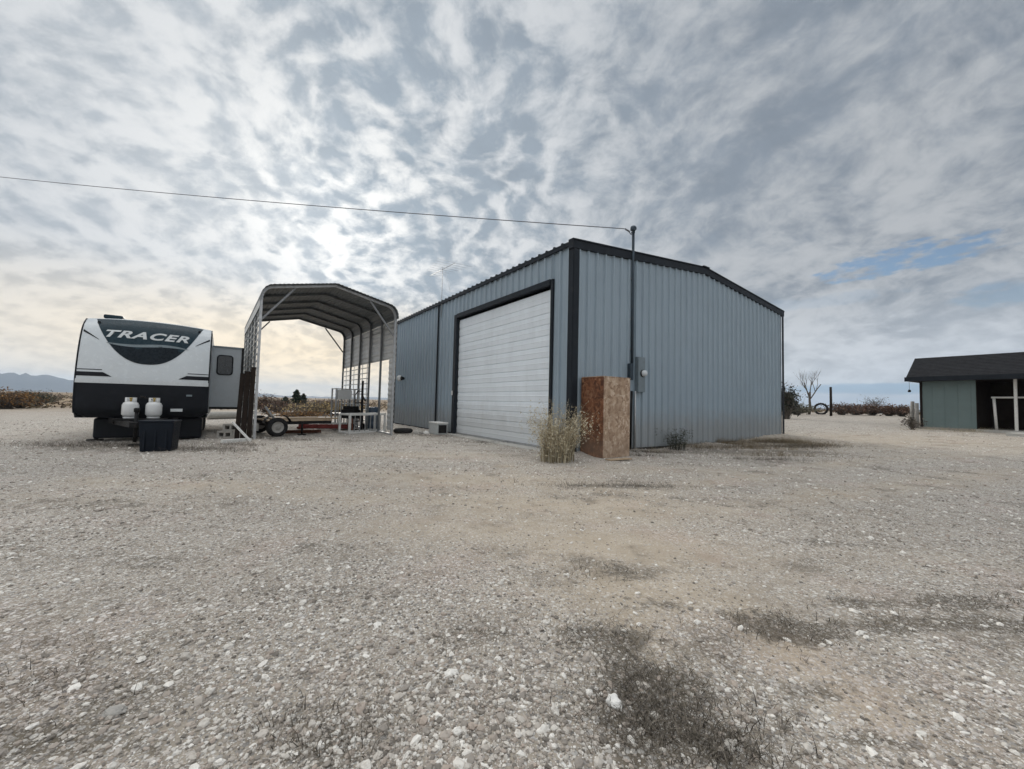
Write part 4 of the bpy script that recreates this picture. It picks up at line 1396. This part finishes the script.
# body shell: sides, roof, rear
g = MB()
zs_ = np.linspace(.60, 3.08, 26)
for sg in (-1, 1):
    g.grid([[(sg * RW, front_y(z, RW), crown(z, RW)) for z in zs_], [(sg * RW, 7.4, z) for z in zs_]], False)
top = [(x, front_y(3.08, x), crown(3.08, x)) for x in np.linspace(-RW, RW, 31)]
g.grid([top, [(x, 1.1, 3.10 + .06 * (1 - (x / RW) ** 2)) for x in np.linspace(-RW, RW, 31)], [(x, 7.4, 3.08 + .06 * (1 - (x / RW) ** 2)) for x in np.linspace(-RW, RW, 31)]], True)
g.add([(-RW, 7.4, .6), (RW, 7.4, .6), (RW, 7.4, 3.1), (-RW, 7.4, 3.1)], [(0, 1, 2, 3)])
g.add([(-RW, .2, .6), (RW, .2, .6), (RW, 7.4, .6), (-RW, 7.4, .6)], [(0, 1, 2, 3)])
g.build('body', M['slide'], rv)
g = MB(); g.box((-.80, 1.0, 3.17), (.36, .4, .10)); g.build('roof_vent', M['rv_navy'], rv, .03)
# slide-out
g = MB(); g.box((1.66, 4.2, 1.79), (.84, 3.4, 2.0)); so = g.build('slide_out', M['slide'], rv, .015)
g = MB(); g.box((2.065, 2.485, 1.79), (.055, .05, 2.02)); g.build('edge_trim', M['black_steel'], so)
g = MB(); g.box((1.66, 2.488, 2.79), (.87, .05, .045)); g.build('edge_trim', M['meter_grey'], so)
g = MB(); g.box((1.66, 2.488, .80), (.87, .05, .07)); g.build('edge_trim', M['black_steel'], so)


def rounded(cx, cz, w, h, r, y, n=5):
    pts = []
    for (sx, sz, a0) in ((1, 1, 0), (-1, 1, 90), (-1, -1, 180), (1, -1, 270)):
        for i in range(n + 1):
            a_ = R(a0 + 90 * i / n)
            pts.append((cx + sx * (w / 2 - r) + r * math.cos(a_), y, cz + sz * (h / 2 - r) + r * math.sin(a_)))
    return pts


g = MB(); g.prism(rounded(1.60, 2.20, .44, .66, .10, 2.485), (0, .03, 0)); wn = g.build('window', M['rv_black'], so)
g = MB(); g.prism(rounded(1.60, 2.20, .37, .59, .08, 2.480), (0, .003, 0)); g.build('pane', M['glass_dark'], wn)
# details on the black front
g = MB(); g.box((.62, front_y(.78, .62) - .012, .795), (.24, .02, .075)); g.build('number_plate', M['silver_vinyl'], rv, .004)
g = MB(); g.box((.86, front_y(1.16, .86) - .012, 1.18), (.12, .02, .05)); g.build('front_light', M['mid_vinyl'], rv, .008)
# chassis, tongue, jack, wheels
g = MB()
for x_ in (-.6, .6): g.box((x_, 3.7, .53), (.09, 7.2, .14))
for y_ in (.6, 2, 3.5, 5, 6.5): g.box((0, y_, .53), (1.12, .08, .1))
g.build('chassis', M['black_steel'], rv)
g = MB()
for sg in (-1, 1): g.beam((sg * .58, .35, .50), (sg * .05, -1.25, .50), .08, .13)
g.box((0, -1.36, .51), (.12, .32, .11)); g.build('tongue', M['black_steel'], rv, .006)
g = MB(); g.tube([(0, -1.12, .10), (0, -1.12, .80)], .035, 12); g.box((0, -1.12, .04), (.2, .2, .03)); g.lathe([(.05, .78), (.055, .86), (.03, .88)], 14, (0, -1.12, 0)); g.build('tongue_jack', M['black_steel'], rv)
g = MB(); g.box((0, -.42, .585), (.95, .5, .04)); g.build('tank_tray', M['black_steel'], rv)
for y_ in (3.55, 4.4):
    for sg in (-1, 1): wheel(rv, (sg * 1.03, y_, .35), .35, .22, 'x')
for sg in (-1, 1):
    g = MB(); g.beam((sg * .85, .9, .56), (sg * .95, .75, .04), .06, .06); g.box((sg * .96, .74, .025), (.28, .22, .03)); g.beam((sg * .5, .9, .56), (sg * .9, .82, .28), .04, .04); g.build('stabiliser_jack', M['black_steel'], rv)
g = MB(); g.box((-.50, .95, .325), (.95, .9, .51)); g.build('underbody_shade_box', M['rv_black'], rv, .05)  # black boxes added here to deepen the shade under the trailer front
g = MB(); g.box((-.25, 1.15, .36), (.42, .42, .34)); g.build('inner_shade_box', M['rv_black'], rv, .05)
g = MB(); g.box((.72, .85, .30), (.86, .8, .56)); g.build('underbody_shade_box', M['rv_black'], rv, .05)
# propane tanks
def tank(u, v, lab):
    p = TP + Matrix.Rotation(TYAW, 3, 'Z') @ Vector((u, v, .607))
    t = thing('propane_tank', lab, 'propane tank', p, TYAW, 'propane tanks on the trailer tongue')
    r = .155
    g = MB(); g.lathe([(.12, 0), (.125, .035), (.11, .04), (.11, 0), (.12, 0)], 24, (0, 0, 0), 'z', False); g.build('foot_ring', M['tank_white'], t)
    g = MB(); g.lathe([(.06, .035), (.12, .05), (r, .10), (r + .001, .20), (r, .32), (.13, .375), (.07, .40), (.03, .405)], 28); g.build('cylinder', M['tank_white'], t)
    g = MB()
    rows_ = []
    for z in (.385, .50):
        rows_.append([(.105 * math.cos(a_), .105 * math.sin(a_), z) for a_ in np.linspace(R(-60), R(240), 20)])
    for z in (.50, .385):
        rows_.append([(.098 * math.cos(a_), .098 * math.sin(a_), z) for a_ in np.linspace(R(-60), R(240), 20)])
    g.grid(rows_, True); g.build('collar', M['tank_white'], t)
    g = MB(); g.tube([(0, 0, .39), (0, 0, .47)], .022, 10); g.tube([(0, 0, .45), (.0, -.06, .45)], .015, 8); g.lathe([(.03, .47), (.034, .495), (.01, .498)], 12); g.build('valve', M['brass'], t)
    return t


tank(-.20, -.42, 'left white propane tank on the trailer tongue')
tank(.22, -.42, 'right white propane tank on the trailer tongue, behind the navy tub')
g = MB(); g.tube([(-.15, -.40, 1.06), (0, -.36, 1.12), (.18, -.40, 1.06)], .012, 8); g.lathe([(.05, -.03), (.05, .03)], 14, (0, -.36, 1.12)); g.build('gas_regulator', M['black_steel'], rv)
# navy tub
bp_ = at(160, 452.5)
tb = thing('plastic_tub', 'large navy plastic tub on the gravel in front of the trailer tongue', 'tub', (bp_.x - .25, bp_.y + .26, gz(bp_.x, bp_.y)), TYAW - .22)
g = MB(); w0_, w1_, d0_, d1_, h_ = .52, .58, .42, .48, .62
lo4 = [(-w0_ / 2, -d0_ / 2, 0), (w0_ / 2, -d0_ / 2, 0), (w0_ / 2, d0_ / 2, 0), (-w0_ / 2, d0_ / 2, 0)]
hi4 = [(-w1_ / 2, -d1_ / 2, h_), (w1_ / 2, -d1_ / 2, h_), (w1_ / 2, d1_ / 2, h_), (-w1_ / 2, d1_ / 2, h_)]
g.add(lo4 + hi4, [(3, 2, 1, 0), (0, 1, 5, 4), (1, 2, 6, 5), (2, 3, 7, 6), (3, 0, 4, 7), (4, 5, 6, 7)]); g.build('bin', M['navy_plastic'], tb, .03)
g = MB(); g.box((0, 0, .632), (.60, .50, .035)); g.build('lid', M['navy_plastic'], tb, .02)
g = MB()
for x_ in (-.18, 0, .18): g.box((x_, -.230, .3), (.03, .03, .5), Matrix.Rotation(-.07, 3, 'X'))
g.build('ribs', M['navy_plastic'], tb, .008)

# ------------------------------------------------------------------ house on the right
hb = at(921, 428.5)
HYAW = R(-60)
hs = thing('house', 'sage-green house with a dark shingle roof and a shaded porch', 'house', (hb.x, hb.y, hb.z - .03), HYAW)
HL, HD, WH = 15.0, 7.0, 2.45
def on_house(px, py, off=0.0):
    u_ = Vector((math.cos(HYAW), math.sin(HYAW), 0)); v_ = Vector((-math.sin(HYAW), math.cos(HYAW), 0))
    o_ = Vector(hs.location); dd2 = ray(px, py); t2 = ((o_ - EYE).dot(v_) + off) / dd2.dot(v_); p = EYE + dd2 * t2
    return (p - o_).dot(u_), p.z - o_.z


def on_house_u(px, py):
    return on_house(px, py)[0]


G1 = on_house_u(976, 400)
g = MB()
g.box((G1 / 2, HD / 2, WH / 2), (G1, HD, WH)); g.build('wall', M['house_green'], hs)
g = MB()
for x_ in np.arange(.4, G1 - .1, .41): g.box((x_, -.003, WH / 2), (.014, .012, WH - .1))
g.build('siding_battens', M['house_green'], hs)
g = MB(); g.box((.03, -.012, WH / 2), (.09, .03, WH)); g.box((-.012, HD / 2, .08), (.03, HD, .16)); g.build('corner_board', M['porch_dark'], hs)
g = MB(); g.box((G1 / 2, -.02, .06), (G1 + .02, .05, .12)); g.build('foundation', M['skirt'], hs)
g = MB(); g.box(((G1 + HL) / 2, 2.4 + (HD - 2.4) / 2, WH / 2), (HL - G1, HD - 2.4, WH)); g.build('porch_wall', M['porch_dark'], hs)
g = MB(); g.box((G1 + .012, 1.2, WH / 2), (.022, 2.38, WH - .02)); g.build('porch_shade_panel', M['porch_dark'], hs)  # dark cover over the green wall, painting in the porch recess shade
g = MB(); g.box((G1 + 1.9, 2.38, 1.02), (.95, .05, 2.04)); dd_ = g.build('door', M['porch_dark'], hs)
g = MB(); g.lathe([(.03, -.05), (.035, -.03), (.02, 0)], 10, (G1 + 1.55, 2.35, 1.0), 'y'); g.build('handle', M['brass'], dd_)
g = MB(); g.box((G1 + 4.2, 2.385, 1.45), (1.5, .04, 1.0)); wf = g.build('window', M['house_white'], hs)
g = MB(); g.box((G1 + 4.2, 2.36, 1.45), (1.38, .02, .88)); g.build('pane', M['glass_dark'], wf)
g = MB(); g.box(((G1 + HL) / 2, 1.1, .05), (HL - G1, 2.5, .14)); g.build('porch_floor', M['concrete'], hs)
ov, run, rise = .55, 1.5, 1.12
g = MB()
z0_ = WH - .02
ex0, ex1 = -.36, HL + .6
rp_ = [(ex0, -ov, z0_), (ex1, -ov, z0_), (ex1, -ov + run + .3, z0_ + rise), (ex0 - .12, -ov + run + .3, z0_ + rise)]
back = [(ex0 - .12, HD + .5 - run, z0_ + rise + .05), (ex1, HD + .5 - run, z0_ + rise + .05), (ex1, HD + .6, z0_), (ex0, HD + .6, z0_)]
nrow = 15
for i in range(nrow):   # courses of shingles as small steps
    t0, t1 = i / nrow, (i + 1) / nrow
    a0 = Vector(rp_[0]).lerp(Vector(rp_[3]), t0); a1 = Vector(rp_[0]).lerp(Vector(rp_[3]), t1)
    b0_ = Vector(rp_[1]).lerp(Vector(rp_[2]), t0); b1_ = Vector(rp_[1]).lerp(Vector(rp_[2]), t1)
    up_ = Vector((0, -.006, .009))
    g.add([a0 + up_, b0_ + up_, b1_, a1], [(0, 1, 2, 3)]); g.add([a0, b0_, b0_ + up_, a0 + up_], [(0, 1, 2, 3)])
g.add([rp_[3], rp_[2], back[1], back[0]], [(0, 1, 2, 3)])
g.add([back[0], back[1], back[2], back[3]], [(0, 1, 2, 3)])
g.add([rp_[0], rp_[3], back[0], back[3]], [(0, 1, 2, 3)])
g.build('roof', M['shingle'], hs, 0, False)
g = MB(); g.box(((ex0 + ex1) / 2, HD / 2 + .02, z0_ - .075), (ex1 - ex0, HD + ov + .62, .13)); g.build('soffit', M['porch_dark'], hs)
g = MB(); g.box(((ex0 + ex1) / 2 , -ov - .03, z0_ - .05), (ex1 - ex0 + .06, .05, .2)); g.build('fascia', M['trim'], hs)


for px_p in (1016,):
    s_, _ = on_house(px_p, 405, -.1)
    for j in range(3):
        g = MB(); g.box((s_ + j * 2.6, -.1, WH / 2 + .02), (.09, .09, WH - .15)); g.build('porch_post', M['house_white'], hs, .005)
s0, z0h = on_house(1000, 359, .8)
g = MB(); g.box((s0 + 1.5, 1.05, z0_ + rise + .02), (1.4, .5, .14)); g.build('roof_vent', M['silver_vinyl'], hs)
# hanging ornament under the eave corner
orn = thing('hanging_ornament', 'small dark ornament hanging on a cord from the left eave of the house', 'ornament', Vector(hs.location) + Matrix.Rotation(HYAW, 3, 'Z') @ Vector((-.30, -.3, 2.3)), 0)
g = MB(); g.tube([(0, 0, .0), (0, 0, -.42)], .008, 5); g.build('cord', M['wire'], orn)
g = MB(); g.lathe([(.01, -.40), (.045, -.42), (.06, -.48), (.055, -.52), (.01, -.53)], 14); g.build('bell', M['black_steel'], orn)
# pipe rail in front of the porch
r0 = at(997, 432.5); topz = at_depth(993, 397, r0.y).z
rl = thing('pipe_rail', 'white pipe rail with a leaning end post in front of the house porch', 'rail', (r0.x, r0.y, r0.z), 0)
tp0 = at_depth(991, 397.5, r0.y) - Vector((r0.x, r0.y, r0.z))
dirv = Vector((math.cos(R(-52)), math.sin(R(-52)), 0))
g = MB(); g.tube([(0, 0, -.05), tp0 + Vector((.12, 0, 0))], .045, 10); g.build('post', M['house_white'], rl)
g = MB(); g.tube([tp0 + Vector((0, 0, .0)), tp0 + dirv * 4.5 + Vector((0, 0, .02))], .038, 10); g.build('crossbar', M['house_white'], rl)
g = MB(); g.tube([dirv * 4.4 + Vector((0, 0, -.2)), tp0 + dirv * 4.4], .055, 10); g.build('post', M['house_white'], rl)
# concrete pad
p0 = at(1006, 436); u_ = Vector((math.cos(HYAW), math.sin(HYAW), 0)); v_ = Vector((-math.sin(HYAW), math.cos(HYAW), 0))
g = MB()
g.box((2.6, 1.0, 0), (5.2, 2.1, .16))
tag(place(g.build('concrete_pad', M['concrete'], None, .01), (p0.x, p0.y, p0.z + .04), HYAW), 'pale concrete pad in front of the house porch', 'pad', kind='structure')
# two weathered posts and a pot at the house corner
for i, (px, py, hh_, lab) in enumerate(((912.5, 428, 1.30, 'weathered grey wooden post left of the house corner, farther of the two'), (917.5, 428.5, 1.22, 'weathered grey wooden post touching the house corner, nearer of the two'))):
    q = at(px, py)
    g = MB(); g.tube([(0, 0, -.05), (.01, .01, hh_ * .5), (.03, 0, hh_)], [.085, .08, .07], 9); g.box((.0, 0, hh_ * .6), (.2, .03, .06))
    tag(place(g.build('wooden_post', M['grey_wood'], None), (q.x, q.y, q.z), i * 1.1), lab, 'post', 'posts at the house corner')
q = at(913, 430)
bush('dead_shrub', 'small scraggly dead shrub at the foot of the posts by the house corner', q, .5, .6, M['deadweed'], 260, cat='shrub', tw=.012, ls=.035)
for px, n_ in ((940, 60), (975, 90), (985, 70)):
    pass
scatter_grass([(945, 430, 1.8, .3, 180), (985, 432, 1.2, .4, 220), (975, 428, .6, .2, 120)], 'dead_grass', 'dead grass tufts along the house foundation', M['straw'], .06, .28)


# ------------------------------------------------------------------ bare trees
def bare_tree(name, label, p, h, lean=(0, 0), depth=5, r0=.12, seed=1, spread=.55, group=None):
    rnd = random.Random(seed)
    t = thing(name, label, 'tree', (p[0], p[1], gz(p[0], p[1])), 0, group)
    trunk = MB(); B = Blades()

    def grow(a, d_, L_, r, lv):
        n_ = 3
        pts = [a]; dd = d_.copy()
        for i in range(n_):
            dd = (dd + Vector((rnd.gauss(0, .12), rnd.gauss(0, .12), rnd.gauss(.03, .06)))).normalized()
            pts.append(pts[-1] + dd * L_ / n_)
        rs = [r * (1 - .38 * i / n_) for i in range(n_ + 1)]
        if lv <= 1:
            trunk.tube(pts, rs, 7 if lv == 0 else 6)
        else:
            for i in range(n_): B.twig(pts[i], pts[i + 1], rs[i], rs[i + 1], rnd.random())
        if lv < depth:
            for j in range(rnd.randint(2, 4) if lv else rnd.randint(3, 5)):
                t_ = rnd.uniform(.45, 1.0)
                i = min(n_ - 1, int(t_ * n_)); q_ = pts[i].lerp(pts[i + 1], t_ * n_ - i) if t_ < 1 else pts[-1]
                ang = rnd.random() * 6.28; out = Vector((math.cos(ang), math.sin(ang), rnd.uniform(-.05, .5)))
                nd_ = (dd * (1 - spread) + out * spread).normalized()
                grow(q_, nd_, L_ * rnd.uniform(.55, .8), rs[i] * rnd.uniform(.45, .65), lv + 1)

    grow(Vector((0, 0, -.05)), Vector((lean[0], lean[1], 1)).normalized(), h * .42, r0, 0)
    trunk.build('trunk', M['bark'], t)
    B.build('crown', M['twigs'], t)
    return t


tp1 = at(809, 414.5)
dist_ = tp1.length
bare_tree('bare_tree', 'leafless leaning tree between the shop corner and the tractor tyre', tp1, 56 / 397 * tp1.y, (.10, 0), 4, .13, 14, .30)
hp = hs.location + Matrix.Rotation(HYAW, 3, 'Z') @ Vector((5.5, 11.0, 0))
bare_tree('bare_tree', 'wide leafless tree standing behind the house roof', hp, 6.2, (-.05, 0), 5, .2, 9, .55)
hp2 = hs.location + Matrix.Rotation(HYAW, 3, 'Z') @ Vector((9.0, 9.0, 0))
bare_tree('bare_tree', 'narrow leafless tree at the right edge behind the house', hp2, 7.5, (0, 0), 4, .14, 21, .3)
# dark shrub at the far shop corner
q = at(787, 419)
bush('dark_shrub', 'dark green shrub peeping past the far right corner of the shop', q, 1.1, 30 / 397 * q.y, M['darkshrub'], 900, cat='shrub', ls=.075)
# tractor tyre standing on the ground
q = at(821, 414.5)
tt_ = thing('tractor_tyre', 'large tractor tyre standing upright by the tall post', 'tyre', (q.x, q.y, q.z), -.62)
rT = .5 * 12 / 397 * q.y
g = MB(); g.lathe([(rT * .70, -rT * .18), (rT * .85, -rT * .22), (rT * .97, -rT * .15), (rT, 0), (rT * .97, rT * .15), (rT * .85, rT * .22), (rT * .70, rT * .18), (rT * .68, 0), (rT * .70, -rT * .18)], 30, (0, 0, rT * .93), 'y', False); g.build('casing', M['rubber'], tt_)
g = MB()
for i in range(20):
    a_ = i / 20 * 6.283
    g.box((rT * 1.01 * math.cos(a_), (.08 if i % 2 else -.08) * rT, rT * .93 + rT * 1.01 * math.sin(a_)), (.07 * rT, .22 * rT, .10 * rT), Matrix.Rotation(-a_, 3, 'Y'))
g.build('lugs', M['rubber'], tt_)
q = at(831, 416)
hP = 29 / 397 * q.y
g = MB(); g.tube([(0, 0, -.1), (.01, 0, hP * .5), (0, 0, hP)], [.10, .095, .09], 9)
tag(place(g.build('wooden_post', M['old_board'], None), (q.x, q.y, q.z)), 'tall dark brown post standing alone right of the tractor tyre', 'post')
# red-brown brush on the right
spots = [(842, 415, 2.2, 'reddish leafless brush just right of the tall post'), (856, 415, 2.6, 'reddish-brown leafless brush, second right of the tall post'),
         (872, 415.5, 1.9, 'low reddish brush left of the small white shed box'), (889, 416, 1.9, 'low pinkish-brown brush right of the small white shed box'),
         (902, 416.5, 1.6, 'reddish-brown brush nearest the house corner posts')]
for px, py, rx, lab in spots:
    q = at(px, py)
    bush('leafless_brush', lab, q, rx * q.y / 45, 9.5 / 397 * q.y, M['redbrush'], 900, group='red-brown brush on the right horizon', ls=.07)
q = at(899, 411); q2 = at(893, 414)
bush('leafless_brush', 'taller dark leafless bush rising behind the pinkish brush', (q2.x + 1, q2.y + 4), 2.6, 15 / 397 * (q2.y + 4), M['twigs'], 500, ls=.06, group='red-brown brush on the right horizon')
q = at(797, 415)
bush('leafless_brush', 'grey-brown brush at the foot of the leaning bare tree', q, 2.0, 10 / 397 * q.y, M['sage'], 700, ls=.07)
q = at(881, 414.5)
sb = thing('storage_box', 'small white storage box amid the red-brown brush', 'box', (q.x, q.y - .6, q.z), .3)
g = MB(); g.box((0, 0, .30), (1.0, .6, .6)); g.build('body', M['white_steel'], sb, .02)
g = MB(); g.box((0, 0, .63), (1.08, .68, .07)); g.build('lid', M['white_steel'], sb, .02)

# ------------------------------------------------------------------ left background
for px, py, rx, rz_px, mt, lab in ((6, 409, 2.0, 16, 'orangebrush', 'orange-brown brush at the far left edge of the photograph'),
                                   (20, 408, 1.5, 12, 'orangebrush', 'low orange brush just right of the tallest orange brush at the left edge'),
                                   (37, 406, 1.6, 13, 'sage', 'grey-green sagebrush left of the distant pale-roofed shed'),
                                   (28, 402, 2.2, 10, 'redbrush', 'purplish-brown brush behind the orange brush at the left')):
    q = at(px, py)
    bush('brush', lab, q, rx * q.y / 28, rz_px / 397 * q.y, M[mt], 900, ls=.055, group='brush at the left edge')
# distant sheds
q = at(60, 406)
fs = thing('distant_shed', 'distant low shed with a pale metal roof left of the travel trailer', 'shed', (q.x, q.y + 6, 0), .35)
g = MB(); g.box((0, 0, .75), (5.5, 3.2, 1.5)); g.build('wall', M['lumber'], fs)
g = MB(); g.prism([(-3.1, -2.0, 1.45), (-3.1, 2.0, 1.95), (-3.1, 2.0, 2.05), (-3.1, -2.0, 1.55)], (6.2, 0, 0)); g.build('roof', M['carsheet'], fs)
g = MB(); g.box((-.6, -1.61, .65), (1.8, .05, 1.3)); g.build('opening', M['porch_dark'], fs)  # dark panel painted as the shade inside a doorway
for px, hh_, lab in ((53, 2.6, 'dark round tree beyond the pale-roofed shed, left of the two'), (64, 3.0, 'dark round tree beyond the pale-roofed shed, right of the two')):
    q = at(px, 401)
    bush('distant_tree', lab, (q.x, q.y + 25), 2.6, hh_ * 1.3, M['evergreen'], 700, cat='tree', ls=.16, group='dark trees beyond the shed')


# evergreens seen through the carport
def conifer(p, h, w, lab, group=None, n=1500):
    t = thing('evergreen_tree', lab, 'tree', (p[0], p[1], gz(p[0], p[1])), 0, group)
    g = MB(); g.tube([(0, 0, -.1), (0, 0, h * .9)], [.05 * w + .05, .02], 7); g.build('trunk', M['bark'], t)
    L = Blades()
    for i in range(n):
        zf = random.random() ** .8; ang = random.random() * 6.28
        lay = .75 + .25 * math.sin(zf * 30 + ang * 2)
        rad = w * 1.5 * (1 - zf) ** .5 * (.4 + .6 * min(1, zf * 4)) * lay * random.uniform(.3, 1.0)
        L.leaf((rad * math.cos(ang), rad * math.sin(ang), .12 * h + zf * h * .9 - rad * .12), .045 * h * random.uniform(.5, 1.1), random.random(), 1.9)
    L.build('crown', M['evergreen'], t)
    return t


for px, top, base, wpx, lab in ((285, 396, 408, 5, 'short dark evergreen at the left of the three seen through the carport'),
                                (296, 389, 408, 5, 'tallest dark evergreen seen through the carport'),
                                (303, 393, 408, 4, 'dark evergreen right of the tallest one seen through the carport')):
    q = at(px, base)
    conifer(q, (base - top) / 397 * q.y * .92, wpx / 397 * q.y, lab, 'evergreens through the carport')
for px, py, rx, rz_px, mt, lab in ((265, 412, 1.9, 15, 'redbrush', 'red-brown brush left of the evergreens, seen through the carport'),
                                   (278, 413, 1.6, 9, 'redbrush', 'low red-brown brush in front of the evergreens'),
                                   (315, 415, 3.2, 11, 'yellowgrass', 'golden brush mound in the middle of the carport opening'),
                                   (335, 415, 2.4, 10, 'yellowgrass', 'golden-green brush left of the back right carport leg'),
                                   (330, 409, 3.4, 8, 'redbrush', 'brown brush behind the golden mounds'),
                                   (300, 418, 2.4, 6, 'orangebrush', 'low orange-brown brush at the back of the carport')):
    q = at(px, py)
    bush('brush', lab, q, rx * q.y / 26, rz_px / 397 * q.y, M[mt], 900, ls=.055, group='brush behind the carport')

# far sagebrush nobody could count
B = Blades()
for i in range(5200):
    th = random.uniform(R(-62), R(62)); r = math.exp(random.uniform(math.log(42), math.log(700)))
    x, y = r * math.sin(th), r * math.cos(th)
    if th > R(32) and r < 60: continue
    s = random.uniform(.25, .75); z0 = gz(x, y); base = random.random() * .6
    for j in range(10 if r < 150 else 6):
        B.leaf((x + random.gauss(0, s * .5), y + random.gauss(0, s * .5), z0 + abs(random.gauss(0, s * .42))), s * random.uniform(.18, .4), min(1, base + random.random() * .4), 1.1)
M['farsage'] = attr_mat('far_sagebrush', [(0, (.075, .055, .042)), (.4, (.15, .115, .080)), (.7, (.24, .185, .12)), (1, (.20, .19, .14))])
tag(B.build('sagebrush', M['farsage']), 'far brown sagebrush plain out to the horizon', 'brush', kind='stuff')

# ------------------------------------------------------------------ mountains and air
def range_(name, az0, az1, dist0, hfun, mat, lab, n=160):
    g = MB(); rows_ = [[], [], [], []]
    for i in range(n + 1):
        a_ = R(az0 + (az1 - az0) * i / n)
        h = hfun(i / n)
        for j, (f_, dd_) in enumerate(((0, -500), (.55, -180), (1.0, 0), (0, 600))):
            r = dist0 + dd_ + 120 * mnoise.noise((i * .12, j * 3.1, dist0)) * (1 if j else 0)
            hz = h * f_ * (1 + (.35 * mnoise.fractal((i * .2, j * 2.0, 1.0), 1, 2, 4) if 0 < j < 3 else 0))
            rows_[j].append((r * math.sin(a_), r * math.cos(a_), hz - 2))
    g.grid(rows_, True)
    return tag(g.build(name, mat, None, 0, False), lab, 'hills', kind='structure')


M['mountain'] = simple('haze_tinted_mountain', (.055, .062, .075), .95, 0, .3, .004)  # blue of the distant air put into the rock colour
def h1(t):
    return 10 + 125 * math.exp(-((t - .30) / .26) ** 2) + 38 * math.exp(-((t - .62) / .2) ** 2) + 16 * mnoise.fractal((t * 9, 0, 0), 1, 2, 4)
range_('hills', -75, -22, 4300, h1, M['mountain'], 'low mountain range fading to blue at the left horizon')
def h2(t):
    return 26 + 22 * mnoise.fractal((t * 7, 4, 0), 1, 2, 4)
range_('hills', -24, 75, 5200, h2, M['mountain'], 'faint low hills along the horizon behind the shop and house')

m = bpy.data.materials.new('air'); m.use_nodes = True
k = NT(m.node_tree); o_ = k.n('ShaderNodeOutputMaterial')
pv = k.n('ShaderNodeVolumePrincipled', {'Color': (.66, .81, 1.0), 'Density': .00019, 'Anisotropy': .3})
k.t.links.new(pv.outputs[0], o_.inputs['Volume'])
g = MB(); g.box((0, 0, 118), (15200, 15200, 244))
tag(g.build('haze', m, None), 'thin bluish air over the plain', 'haze', kind='stuff')
